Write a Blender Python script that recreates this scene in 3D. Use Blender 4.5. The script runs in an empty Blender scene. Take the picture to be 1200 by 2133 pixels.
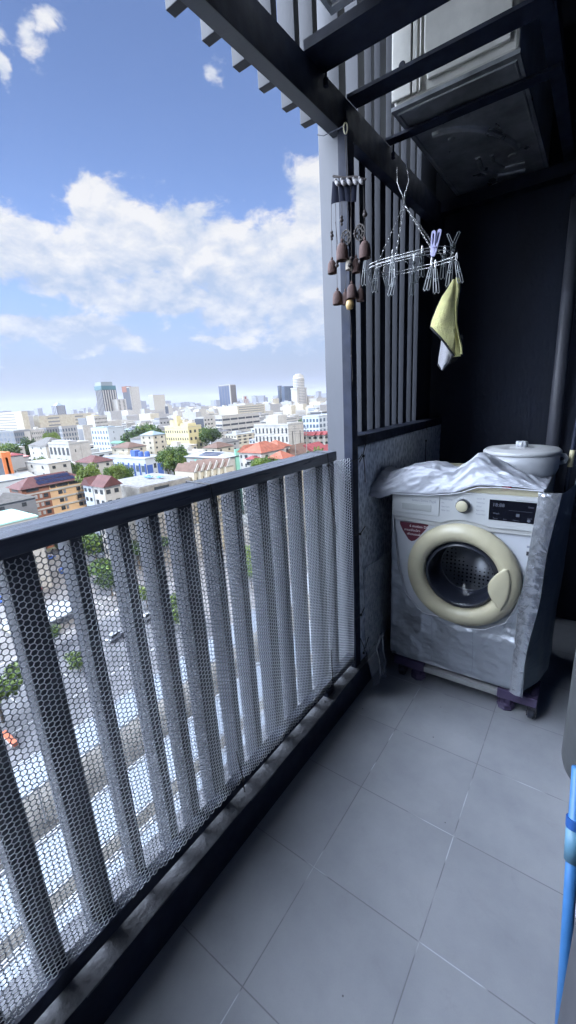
import bpy, math, random
import numpy as np
from mathutils import Vector, Matrix, Euler
PI=math.pi; rad=math.radians
sc=bpy.context.scene; COL=sc.collection
rng=random.Random(7)
# ---------------------------------------------------------------- camera
F=867.63; YAW,PIT,ROL=-0.639829,0.263016,-0.0590732; CAM=np.array([0.561992,-0.449135,1.401931])
_cy,_sy=math.cos(YAW),math.sin(YAW)
FW=np.array([_sy*math.cos(PIT),_cy*math.cos(PIT),-math.sin(PIT)])
_r0=np.array([_cy,-_sy,0.]); _u0=np.cross(_r0,FW)
RT=_r0*math.cos(ROL)+_u0*math.sin(ROL); UP=-_r0*math.sin(ROL)+_u0*math.cos(ROL)
cd=bpy.data.cameras.new('camera'); cam=bpy.data.objects.new('camera',cd); COL.objects.link(cam)
cd.sensor_fit='VERTICAL'; cd.sensor_height=24; cd.sensor_width=24; cd.lens=24*F/2133; cd.clip_start=.02; cd.clip_end=60000
M=Matrix.Identity(4)
for i in range(3):
    M[i][0]=RT[i]; M[i][1]=UP[i]; M[i][2]=-FW[i]; M[i][3]=CAM[i]
cam.matrix_world=M; sc.camera=cam
sc.render.resolution_x=576; sc.render.resolution_y=1024
def ray(x,y): return FW+RT*(x-600)/F-UP*(y-1066.5)/F
def on(x,y,ax,v):
    d=ray(x,y); t=(v-CAM[ax])/d[ax]; return CAM+t*d
def prj(P):
    d=np.asarray(P,float)-CAM; z=d@FW; return 600+F*(d@RT)/z, 1066.5-F*(d@UP)/z
# ---------------------------------------------------------------- light
SUN_EL,SUN_AZ=rad(46),rad(112)     # azimuth from +Y towards +X
sd=Vector((math.sin(SUN_AZ)*math.cos(SUN_EL),math.cos(SUN_AZ)*math.cos(SUN_EL),math.sin(SUN_EL)))
sl=bpy.data.lights.new('sun','SUN'); sl.energy=2.0; sl.angle=rad(.5); sl.color=(1,.95,.86)
so=bpy.data.objects.new('sun',sl); COL.objects.link(so); so.rotation_euler=sd.to_track_quat('Z','Y').to_euler()
sc.view_settings.view_transform='Standard'; sc.view_settings.look='None'; sc.view_settings.gamma=1
sc.view_settings.exposure=EXPO=1.4
sc.cycles.max_bounces=8; sc.cycles.diffuse_bounces=5; sc.cycles.glossy_bounces=4; sc.cycles.transmission_bounces=5; sc.cycles.transparent_max_bounces=10
sc.cycles.sample_clamp_indirect=6; sc.cycles.use_denoising=True; sc.cycles.caustics_reflective=False; sc.cycles.caustics_refractive=False
W=bpy.data.worlds.new('World'); sc.world=W; W.use_nodes=True
def NN(nt,t,**k):
    n=nt.nodes.new(t)
    for a,b in k.items():
        if a=='ins':
            for i,v in b.items():
                if hasattr(v,'links') or isinstance(v,bpy.types.NodeSocket): nt.links.new(v,n.inputs[i])
                else: n.inputs[i].default_value=v
        else: setattr(n,a,b)
    return n
def mth(nt,op,a,b=None,c=None,clamp=False):
    ins={0:a}
    if b is not None: ins[1]=b
    if c is not None: ins[2]=c
    return NN(nt,'ShaderNodeMath',operation=op,use_clamp=clamp,ins=ins).outputs[0]
def vmt(nt,op,a,b=None,out=0):
    ins={0:a}
    if b is not None: ins[1]=b
    return NN(nt,'ShaderNodeVectorMath',operation=op,ins=ins).outputs[out]
def mixc(nt,f,a,b):
    n=NN(nt,'ShaderNodeMix',data_type='RGBA'); 
    for i,v in ((0,f),(6,a),(7,b)):
        if isinstance(v,bpy.types.NodeSocket): nt.links.new(v,n.inputs[i])
        else: n.inputs[i].default_value=v if i==0 else (tuple(v)+(1,))[:4]
    return n.outputs[2]
def build_world():
    nt=W.node_tree; nt.nodes.clear()
    out=NN(nt,'ShaderNodeOutputWorld'); bg=NN(nt,'ShaderNodeBackground')
    sky=NN(nt,'ShaderNodeTexSky',sky_type='NISHITA',sun_disc=False,sun_elevation=SUN_EL,sun_rotation=SUN_AZ,altitude=50,air_density=1.0,dust_density=1.6,ozone_density=2.2)
    g=NN(nt,'ShaderNodeTexCoord').outputs['Generated']
    dirn=vmt(nt,'NORMALIZE',g)
    s=NN(nt,'ShaderNodeSeparateXYZ',ins={0:dirn})
    az=mth(nt,'MULTIPLY',mth(nt,'ARCTAN2',s.outputs[0],s.outputs[1]),180/PI)
    el=mth(nt,'MULTIPLY',mth(nt,'ARCSINE',s.outputs[2]),180/PI)
    def noise(vec,scale,detail,rough,dist=0.):
        return NN(nt,'ShaderNodeTexNoise',ins={'Vector':vec,'Scale':scale,'Detail':detail,'Roughness':rough,'Distortion':dist}).outputs[0]
    sq=vmt(nt,'MULTIPLY',dirn,(1,1,1.7))
    # wobble the azimuth / elevation used for the masks
    w1=mth(nt,'SUBTRACT',noise(sq,9,4,.6),.5); w2=mth(nt,'SUBTRACT',noise(vmt(nt,'ADD',sq,(5,3,1)),9,4,.6),.5)
    ae=NN(nt,'ShaderNodeCombineXYZ',ins={0:mth(nt,'MULTIPLY_ADD',w1,7.,az),1:mth(nt,'MULTIPLY_ADD',w2,5.,el)}).outputs[0]
    blobs=[(-55,18.4,6.5,4.6,1),(-57,21.,3.2,2.6,1),(-50,18,8,3.4,1),(-43,17,9,3.8,1),(-37,16,7,4.5,1),(-66,16.8,6,3.2,1),(-63,17.5,5,2.2,.9),
           (-31,19,4.5,5.5,1),(-33,9.5,7,3.2,.75),(-41,10.5,7,2.4,.7),(-52,13,9,2.6,.85),(-60,14,7,2.4,.8),(-33,13,6,4.5,1),(-40,13,6,3,1),(-47.5,12.3,5,1.6,.9),(-25,18,7,8,1),
           (-66,8.9,5,1.7,1),(-60,8.6,5,2.,1),(-57,7.8,4,1.4,.9),(-43,8,4,.9,.7),(-36,8,4,1.1,.6),(-59.3,32,1.6,1.6,.40),(-57.8,33.4,1.6,.8,.40),(-63,31.8,1.4,1.1,.40),(-41.4,31.9,1.2,1.0,.39),(-63.6,29.7,.8,1.6,.42),
           (-86,30,15,26,1),(-112,40,18,24,1),(-150,34,24,28,1),(-90,66,34,20,1),(-125,12,30,9,1),(-80,10,9,7,1),(165,35,30,26,1),(10,30,20,15,1)]  # this row: clouds out of view, added to light the balcony
    acc=None
    for a,e,ra,re,wt in blobs:
        l=vmt(nt,'LENGTH',vmt(nt,'MULTIPLY',vmt(nt,'SUBTRACT',ae,(a,e,0)),(1/ra,1/re,0)),out=1)
        v=mth(nt,'MULTIPLY',mth(nt,'SUBTRACT',1.35,l),wt)
        acc=v if acc is None else mth(nt,'MAXIMUM',acc,v)
    body=mth(nt,'MINIMUM',mth(nt,'MULTIPLY',acc,1.35),1.1)
    n1=noise(sq,16,12,.62,.25)
    dens=mth(nt,'ADD',body,mth(nt,'MULTIPLY',mth(nt,'SUBTRACT',n1,.5),1.9))
    alpha=NN(nt,'ShaderNodeMapRange',interpolation_type='SMOOTHSTEP',ins={0:dens,1:.14,2:.7}).outputs[0]
    # soft self shading of the cloud: brighter where there is less cloud above it
    n2=noise(vmt(nt,'ADD',sq,(.012,-.006,.05)),16,6,.55,.25)
    li=mth(nt,'ADD',mth(nt,'MULTIPLY',mth(nt,'SUBTRACT',n1,n2),2.2),.6)
    big=noise(vmt(nt,'ADD',sq,(2,2,2)),5,3,.5)
    li=mth(nt,'ADD',li,mth(nt,'MULTIPLY',mth(nt,'SUBTRACT',big,.5),1.3)); li=mth(nt,'ADD',li,NN(nt,'ShaderNodeMapRange',ins={0:el,1:11.,2:21.,3:-.28,4:.18}).outputs[0],clamp=True)
    cc=mixc(nt,li,CL_LO,CL_HI)
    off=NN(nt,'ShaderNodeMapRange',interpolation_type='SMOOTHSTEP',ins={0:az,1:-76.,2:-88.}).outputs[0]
    cc=mixc(nt,off,cc,(3.9,4.4,5.3)); cc=vmt(nt,'SCALE',cc); n=cc.node; nt.links.new(mth(nt,'MULTIPLY_ADD',off,CL_OFF_FILL,1.),n.inputs['Scale'])  # unseen clouds boosted far above the visible ones as fill light
    skc=vmt(nt,'MULTIPLY',sky.outputs[0],SKY_T)
    # pale milky air just above the horizon
    hz=NN(nt,'ShaderNodeMapRange',interpolation_type='SMOOTHSTEP',ins={0:el,1:17.,2:0.}).outputs[0]
    skc=mixc(nt,mth(nt,'MULTIPLY',hz,.96),skc,HZ_C)
    fin=mixc(nt,mth(nt,'MULTIPLY',alpha,mth(nt,'SUBTRACT',.97,mth(nt,'MULTIPLY',hz,.2))),skc,cc)
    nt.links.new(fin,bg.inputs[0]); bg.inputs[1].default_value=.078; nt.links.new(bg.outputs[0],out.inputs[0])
SKY_T=(.76,.79,.97); CL_LO=(2.3,2.85,3.8); CL_HI=(4.35,4.35,4.4); CL_OFF_FILL=14.; HZ_C=(1.75,2.05,2.7)
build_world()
# ---------------------------------------------------------------- materials
MATS={}
def mat(name,c=(.5,.5,.5),rough=.6,metal=0.,var=0.,vscale=8.,bump=0.,bscale=60.,spec=.5,c2=None,coat=0.,rvar=0.,detail=6,alpha=1.,stretch=(1,1,1),trans=0.):
    if name in MATS: return MATS[name]
    m=bpy.data.materials.new(name); m.use_nodes=True; nt=m.node_tree; b=nt.nodes['Principled BSDF']
    b.inputs['Roughness'].default_value=rough; b.inputs['Metallic'].default_value=metal; b.inputs['Specular IOR Level'].default_value=spec
    b.inputs['Base Color'].default_value=tuple(c)+(1,); b.inputs['Coat Weight'].default_value=coat; b.inputs['Alpha'].default_value=alpha
    b.inputs['Transmission Weight'].default_value=trans
    if var or bump or c2 or rvar:
        tc=NN(nt,'ShaderNodeTexCoord').outputs['Object']; v=vmt(nt,'MULTIPLY',tc,stretch)
    if var or c2:
        n=NN(nt,'ShaderNodeTexNoise',ins={'Vector':v,'Scale':vscale,'Detail':detail,'Roughness':.6}).outputs[0]
        f=NN(nt,'ShaderNodeMapRange',ins={0:n,1:.35,2:.68}).outputs[0]
        d=c2 if c2 else tuple(max(0,x*(1-var)) for x in c)
        u=c if c2 else tuple(min(1,x*(1+var*.6)) for x in c)
        nt.links.new(mixc(nt,f,u,d),b.inputs['Base Color'])
    if rvar:
        n=NN(nt,'ShaderNodeTexNoise',ins={'Vector':v,'Scale':vscale*1.7,'Detail':5.}).outputs[0]
        nt.links.new(NN(nt,'ShaderNodeMapRange',ins={0:n,1:.3,2:.7,3:max(.03,rough-rvar),4:min(1,rough+rvar)}).outputs[0],b.inputs['Roughness'])
    if bump:
        n=NN(nt,'ShaderNodeTexNoise',ins={'Vector':v,'Scale':bscale,'Detail':4.}).outputs[0]
        bp=NN(nt,'ShaderNodeBump',ins={'Strength':min(1,bump),'Distance':.01,'Height':n}); nt.links.new(bp.outputs[0],b.inputs['Normal'])
    MATS[name]=m; return m
# ---------------------------------------------------------------- mesh helpers
class MB:
    def __init__(s): s.v=[]; s.f=[]; s.m=[]
    def add(s,vs,fs,m=0):
        o=len(s.v); s.v+= [tuple(map(float,q)) for q in vs]; s.f+=[tuple(o+i for i in f) for f in fs]; s.m+=[m]*len(fs); return s
    def box(s,x0,x1,y0,y1,z0,z1,m=0):
        vs=[(x,y,z) for z in (z0,z1) for y in (y0,y1) for x in (x0,x1)]
        return s.add(vs,[(0,2,3,1),(4,5,7,6),(0,1,5,4),(2,6,7,3),(0,4,6,2),(1,3,7,5)],m)
    def quadbox(s,q,off,m=0):           # q: 4 corners, off: thickness vector
        q=[np.array(a,float) for a in q]; r=[a+np.array(off) for a in q]
        return s.add(q+r,[(0,1,2,3),(7,6,5,4),(0,4,5,1),(1,5,6,2),(2,6,7,3),(3,7,4,0)],m)
    def prism(s,poly,fn,a,b,m=0):       # fn(u,v,w)->xyz
        n=len(poly); vs=[fn(u,v,a) for u,v in poly]+[fn(u,v,b) for u,v in poly]
        return s.add(vs,[tuple(range(n))[::-1],tuple(range(n,2*n))]+[(i,(i+1)%n,n+(i+1)%n,n+i) for i in range(n)],m)
    def tube(s,pts,r,n=8,m=0,cap=True,closed=False):
        pts=[np.array(p,float) for p in pts]; N=len(pts); rr=r if hasattr(r,'__len__') else [r]*N
        vs=[]; up=None
        for i,p in enumerate(pts):
            a=pts[(i-1)%N] if (closed or i>0) else p; b=pts[(i+1)%N] if (closed or i<N-1) else p
            t=b-a; t/=np.linalg.norm(t)+1e-12
            if up is None: up=np.array([0,0,1.]) if abs(t[2])<.9 else np.array([1.,0,0])
            x=np.cross(up,t); x/=np.linalg.norm(x)+1e-12; y=np.cross(t,x); up=y
            vs+=[p+rr[i]*(x*math.cos(2*PI*k/n)+y*math.sin(2*PI*k/n)) for k in range(n)]
        fs=[]
        for i in range(N if closed else N-1):
            j=(i+1)%N
            fs+=[(i*n+k,i*n+(k+1)%n,j*n+(k+1)%n,j*n+k) for k in range(n)]
        if cap and not closed: fs+=[tuple(range(n))[::-1],tuple(range((N-1)*n,N*n))]
        return s.add(vs,fs,m)
    def lathe(s,prof,c,ax='z',n=32,m=0,sx=1.,sy=1.,cap=True):   # prof: (r,h)
        vs=[]
        for r,h in prof:
            for k in range(n):
                a=2*PI*k/n; u,v=r*math.cos(a)*sx,r*math.sin(a)*sy
                p=(u,v,h) if ax=='z' else ((u,-h,v) if ax=='-y' else (h,u,v))
                vs.append((c[0]+p[0],c[1]+p[1],c[2]+p[2]))
        fs=[(i*n+k,i*n+(k+1)%n,(i+1)*n+(k+1)%n,(i+1)*n+k) for i in range(len(prof)-1) for k in range(n)]
        if cap and prof[0][0]>1e-6: fs.append(tuple(range(n))[::-1])
        if cap and prof[-1][0]>1e-6: fs.append(tuple(range((len(prof)-1)*n,len(prof)*n)))
        return s.add(vs,fs,m)
    def grid(s,fn,nu,nv,m=0,skip=None):
        vs=[fn(i/nu,j/nv) for j in range(nv+1) for i in range(nu+1)]
        fs=[(j*(nu+1)+i,j*(nu+1)+i+1,(j+1)*(nu+1)+i+1,(j+1)*(nu+1)+i) for j in range(nv) for i in range(nu) if not(skip and skip((i+.5)/nu,(j+.5)/nv))]
        return s.add(vs,fs,m)
    def build(s,name,mt,parent=None,smooth=False,bevel=0.,seg=2,local=False,solid=0.):
        me=bpy.data.meshes.new(name); v=s.v
        if parent is not None and not local:
            l=parent.matrix_basis.translation if parent.parent is None else wl(parent); v=[(a-l[0],b-l[1],c-l[2]) for a,b,c in v]
        me.from_pydata(v,[],s.f); mts=mt if isinstance(mt,(list,tuple)) else [mt]
        for q in mts: me.materials.append(q)
        if len(mts)>1: me.polygons.foreach_set('material_index',s.m)
        if smooth: me.polygons.foreach_set('use_smooth',[True]*len(s.f))
        me.update(); o=bpy.data.objects.new(name,me); COL.objects.link(o)
        if parent is not None: o.parent=parent
        if solid:
            q=o.modifiers.new('s','SOLIDIFY'); q.thickness=solid; q.offset=0
        if bevel:
            q=o.modifiers.new('b','BEVEL'); q.width=bevel; q.segments=seg; q.limit_method='ANGLE'; q.angle_limit=rad(40)
        return o
def wl(o):
    v=Vector((0,0,0))
    while o is not None: v=v+o.location; o=o.parent
    return v
def tag(o,label=None,cat=None,group=None,kind=None):
    for k,v in (('label',label),('category',cat),('group',group),('kind',kind)):
        if v: o[k]=v
    return o
def thing(name,label,cat,loc=(0,0,0),rz=0.,group=None):
    o=bpy.data.objects.new(name,None); o.empty_display_size=.1; COL.objects.link(o); o.location=loc; o.rotation_euler=(0,0,rz)
    return tag(o,label,cat,group)
def S(o): return tag(o,kind='structure')
UC={}
def unit(name,parent,loc,dims,mt,rz=0.):     # shared unit cube, scaled
    k=mt.name
    if k not in UC:
        me=bpy.data.meshes.new('unit_'+k); b=MB().box(-.5,.5,-.5,.5,-.5,.5); me.from_pydata(b.v,[],b.f); me.materials.append(mt); UC[k]=me
    o=bpy.data.objects.new(name,UC[k]); COL.objects.link(o); o.parent=parent; o.location=loc; o.scale=dims; o.rotation_euler=(0,0,rz); return o
def copy_tree(o,parent=None):
    c=o.copy(); COL.objects.link(c); c.parent=parent
    for ch in list(o.children): copy_tree(ch,c)
    return c
_nz=np.random.RandomState(3).rand(64,64,64)
def vn(x,y,z,seed=0):
    x=x+seed*17.3; y=y+seed*7.1; xi,yi,zi=math.floor(x),math.floor(y),math.floor(z); fx,fy,fz=x-xi,y-yi,z-zi
    fx,fy,fz=[t*t*(3-2*t) for t in (fx,fy,fz)]; r=0
    for a in (0,1):
        for b in (0,1):
            for c in (0,1):
                r+=_nz[(xi+a)%64,(yi+b)%64,(zi+c)%64]*(fx if a else 1-fx)*(fy if b else 1-fy)*(fz if c else 1-fz)
    return r
def fbm(x,y,z,seed=0,o=4):
    return sum(vn(x*2**k,y*2**k,z*2**k,seed+k)*.5**(k+1) for k in range(o))
def ridge(x,y,z,seed=0,o=3):
    return sum((1-abs(2*vn(x*2**k,y*2**k,z*2**k,seed+k)-1))*.5**(k+1) for k in range(o))
# ================================================================ THE BALCONY
M_black=mat('black_paint',(.009,.014,.032),.6,spec=.3,var=.3,vscale=14,bump=.06,bscale=200,rvar=.1)
M_slat=mat('slat_paint',(.028,.032,.043),.5,var=.3,vscale=5,bump=.05,bscale=150,stretch=(1,1,.25),spec=.3)
M_rail=mat('rail_paint',(.085,.095,.12),.34,var=.45,vscale=9,bump=.05,bscale=140,rvar=.1,stretch=(6,.5,6))
M_fin=mat('grey_fin_paint',(.052,.058,.074),.5,var=.22,vscale=5,bump=.05,bscale=150,stretch=(1,1,.25))
M_wall=mat('dark_wall_paint',(.009,.015,.034),.7,var=.5,vscale=2.2,bump=.5,bscale=60,stretch=(1,1,.45))
M_conc=mat('grey_concrete',(.135,.14,.155),.85,var=.45,vscale=16,bump=.5,bscale=70)
M_ext=mat('exterior_render',(.42,.42,.43),.85,var=.12,vscale=1.5)
M_wht=mat('white_film',(.7,.7,.7),.5)
def tile_mat():
    m=bpy.data.materials.new('floor_tile'); m.use_nodes=True; nt=m.node_tree; b=nt.nodes['Principled BSDF']
    tc=NN(nt,'ShaderNodeTexCoord').outputs['Object']; s=NN(nt,'ShaderNodeSeparateXYZ',ins={0:tc})
    def line(c):
        q=mth(nt,'ABSOLUTE',mth(nt,'SUBTRACT',mth(nt,'FRACT',mth(nt,'ADD',mth(nt,'DIVIDE',c,.33),.5)),.5))
        return NN(nt,'ShaderNodeMapRange',ins={0:q,1:.0024,2:.006,3:1.,4:0.}).outputs[0]
    lx,ly=line(s.outputs[0]),line(s.outputs[1]); ln=mth(nt,'MAXIMUM',lx,ly)
    n=NN(nt,'ShaderNodeTexNoise',ins={'Vector':tc,'Scale':3.5,'Detail':8.,'Roughness':.62}).outputs[0]
    nf=NN(nt,'ShaderNodeTexNoise',ins={'Vector':tc,'Scale':260.,'Detail':3.}).outputs[0]
    # each tile very slightly different
    fl=vmt(nt,'FLOOR',vmt(nt,'MULTIPLY',tc,(1/.33,1/.33,0))); wn=NN(nt,'ShaderNodeTexWhiteNoise',ins={'Vector':fl}).outputs[0]
    c=mixc(nt,NN(nt,'ShaderNodeMapRange',ins={0:n,1:.3,2:.72}).outputs[0],TILE_A,TILE_B)
    c=mixc(nt,mth(nt,'MULTIPLY',wn,.28),c,(.25,.26,.3)); c=mixc(nt,mth(nt,'MULTIPLY',nf,.16),c,(.2,.2,.22))
    st_=NN(nt,'ShaderNodeTexNoise',ins={'Vector':tc,'Scale':11.,'Detail':9.,'Roughness':.7,'Distortion':.6}).outputs[0]; c=mixc(nt,NN(nt,'ShaderNodeMapRange',ins={0:st_,1:.56,2:.75,3:0.,4:.30}).outputs[0],c,(.24,.24,.26))
    sp=NN(nt,'ShaderNodeTexVoronoi',ins={'Vector':tc,'Scale':9.,'Randomness':1.}).outputs['Distance']
    c=mixc(nt,NN(nt,'ShaderNodeMapRange',ins={0:sp,1:.022,2:.03,3:.8,4:0.}).outputs[0],c,(.06,.055,.06))
    gl=NN(nt,'ShaderNodeTexNoise',ins={'Vector':tc,'Scale':5.,'Detail':2.}).outputs[0]
    g=mixc(nt,NN(nt,'ShaderNodeMapRange',ins={0:gl,1:.52,2:.6}).outputs[0],(.21,.215,.235),(.56,.59,.64))
    nt.links.new(mixc(nt,ln,c,g),b.inputs['Base Color'])
    nt.links.new(NN(nt,'ShaderNodeMapRange',ins={0:n,3:.38,4:.62}).outputs[0],b.inputs['Roughness'])
    h=mth(nt,'SUBTRACT',mth(nt,'MULTIPLY',nf,.12),ln); bp=NN(nt,'ShaderNodeBump',ins={'Strength':.35,'Distance':.002,'Height':h}); nt.links.new(bp.outputs[0],b.inputs['Normal'])
    return m
TILE_A=(.41,.43,.46); TILE_B=(.29,.31,.345)
S(MB().box(-.232,.80,-1.5,2.38,-.06,0).build('balcony_floor',tile_mat()))
# curb: dark face, rough concrete top
cb=MB(); N=70
ys=[-1.5+i*(3.88/N) for i in range(N+1)]
def ce(y): return -.232+.006*(vn(y*9,1,2)-.5)
S(MB().box(-.404,-.236,-1.5,2.38,-.3,.13).box(-.2365,-.2305,-1.5,2.38,0,.1285,1).build('balcony_curb',[M_conc,M_black]))
for y0,y1 in zip(ys,ys[1:]): cb.add([(-.2365,y0,.131),(ce(y0),y0,.131),(ce(y1),y1,.131),(-.2365,y1,.131),(-.2365,y0,.124),(ce(y0),y0,.124),(ce(y1),y1,.124),(-.2365,y1,.124)],[(0,1,2,3),(1,5,6,2)])
S(cb.build('curb_edge',M_conc))
S(MB().box(-.404,.80,-1.5,2.38,-.30,-.0605).build('floor_slab',M_ext))
S(MB().box(.80,14,-24,24,-45,52).build('apartment_tower',M_wall))
S(MB().box(-.39,.80,2.38,2.6,-.3,4.2).build('wall_end',M_wall))
S(MB().box(-.39,.80,-1.62,-1.5,-.3,4.2).build('wall_near',M_wall))
S(MB().box(-.41,.80,-1.62,2.6,3.25,3.5).build('ceiling_slab',M_wall))
# floors above and below of the same tower (edge slabs)
# outer column
col=thing('column','broad grey vertical fin panel outside the railing, left of the slatted screen','column',(-.335,1.17,.13))
MB().box(-.388,-.2945,1.15,1.2,.13,4.2).build('shaft',mat('column_paint',(.088,.094,.112),.55,var=.2,vscale=3,stretch=(1,1,.3)),col,bevel=.002)
# railing ---------------------------------------------------------
rl=thing('balcony_railing','black metal balcony railing with grey upright fins and a flat top rail','railing',(-.3,0,.13))
MB().box(-.352,-.26,-1.5,1.003,1.157,1.195).build('top_rail',M_rail,rl,bevel=.004,seg=3)
MB().box(-.296,-.264,-1.5,1.12,.160,.202).build('bottom_rail',M_black,rl,bevel=.002)
for y in (-1.0,.87): MB().box(-.292,-.262,y,y+.05,.131,.159).build('foot',M_black,rl)
MB().box(-.29,-.25,1.118,1.168,.131,2.309).build('post',M_black,rl,bevel=.002)
FINS=[(-1.18,-1.13),(-1.07,-1.043),(-.95,-.922),(-.83,-.78),(-.72,-.69),(-.61,-.56),(-.5,-.47),(-.405,-.378),(-.30,-.252),(-.182,-.129),(-.057,-.031),(.055,.082),(.138,.166),(.228,.276),(.346,.373),(.443,.471),(.557,.605),(.668,.696),(.782,.81),(.905,.957),(1.02,1.046)]
for a,b in FINS: MB().box(-.36,-.30,a,b,.131,1.156 if b<1.0 else 1.15).build('fin',M_fin,rl,bevel=.0015)
# upper fins hanging outside the beam, and slatted screen ------------
k=.889/.862
SL=[(-.449+(a+.449)*k,-.449+(b+.449)*k) for a,b in [(1.309,1.365),(1.426,1.455),(1.511,1.570),(1.630,1.658),(1.719,1.745),(1.811,1.864),(1.929,1.954),(2.02,2.072)]]
scr=thing('slatted_screen','tall dark slatted screen of upright fins behind the washing machine corner','screen',(-.33,1.7,.13))
for a,b in SL: MB().box(-.387,-.327,a,b,1.236,4.2).build('slat',M_slat,scr,bevel=.0015)
MB().box(-.375,-.335,SL[-1][1]+.0,2.378,1.236,4.2).build('end_panel',M_slat,scr)
MB().box(-.387,-.2505,1.169,2.378,1.192,1.2355).build('lower_frame',M_black,scr,bevel=.002)
uf=thing('upper_fin_row','row of square cut grey fins hanging outside the steel beam against the sky','fin row',(-.36,.5,2.33))
y=1.036
k0=[(1.036,1.066),(.926,.954),(.806,.834),(.69,.72),(.572,.6),(.455,.484)]+[(.338-.117*i,.367-.117*i) for i in range(15)]
for a,b in k0: MB().box(-.39,-.3265,a,b,2.327,4.2).build('fin',M_slat,uf,bevel=.0015)
# insulation sheet below the screen -----------------------------------
def foil_mat():
    m=mat('foil_insulation',(.5,.55,.62),.42,.25); nt=m.node_tree; b=nt.nodes['Principled BSDF']
    tc=NN(nt,'ShaderNodeTexCoord').outputs['Object']
    v=NN(nt,'ShaderNodeTexVoronoi',feature='SMOOTH_F1',ins={'Vector':vmt(nt,'MULTIPLY',tc,(1,1,.6)),'Scale':70.}).outputs['Distance']
    n=NN(nt,'ShaderNodeTexNoise',ins={'Vector':tc,'Scale':120.,'Detail':5.}).outputs[0]
    bp=NN(nt,'ShaderNodeBump',ins={'Strength':.9,'Distance':.006,'Height':mth(nt,'ADD',v,n)}); nt.links.new(bp.outputs[0],b.inputs['Normal'])
    nt.links.new(mixc(nt,NN(nt,'ShaderNodeMapRange',ins={0:v,1:.1,2:.6}).outputs[0],(.34,.4,.5),(.78,.84,.92)),b.inputs['Base Color']); return m
M_foil=foil_mat()
ins=MB().grid(lambda u,v:(-.262+.006*(fbm(u*7,v*8,0,3)-.5)*2,1.17+u*1.205,.132+v*1.058),90,80)
o=ins.build('insulation_sheet',M_foil,smooth=True,solid=.008); tag(o,'silvery embossed foam insulation sheet filling the wall under the slatted screen','insulation')
o=MB().box(-.30,-.278,1.17,2.378,.131,1.19).build('backing_board',M_wall); o.parent=scr; o.location=-Vector((-.33,1.7,.13))
# plastic film over the bottom of it
M_film=mat('clear_film',(.72,.76,.8),.28,alpha=.24,bump=.5,bscale=25)
def film(u,v):
    y=1.20+u*.35; z=.62-v*.62; x=-.245+.012*fbm(u*6,v*7,1,5)+(.05+.02*math.sin(u*9))*max(0,v-.72)*3.2
    if v>.74: x+=.012*math.sin(u*30)
    return (x,y,max(.004,z+.015*math.sin(u*14)*(1 if v>.5 else .4)))
o=MB().grid(film,50,70).build('plastic_film',M_film,smooth=True,solid=.0015); tag(o,'loose clear plastic film taped over the bottom of the silvery insulation sheet','plastic film')
fl=MB(); pts=[]
for i in range(60):
    t=i/59; a=t*2*PI; pts.append((-.185+.02*math.cos(a*3)*.4,1.262+.036*math.sin(a)+.006*math.sin(a*7),.14+.125*math.cos(a)+.006*math.sin(a*9)))
fl.tube([(p[0]+.004*fbm(i*.3,0,0,1),p[1]+.012*(fbm(i*.25,1,0,2)-.5),p[2]) for i,p in enumerate(pts)],[.0022+.004*vn(i*.6,0,1) for i in range(60)],8,closed=True)
o=fl.build('film_cuff',mat('film_edge',(.75,.79,.82),.3,alpha=.42,bump=.6,bscale=90),smooth=True); tag(o,'wavy translucent plastic edge looped over the curb at the foot of the insulation','plastic film')
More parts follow.
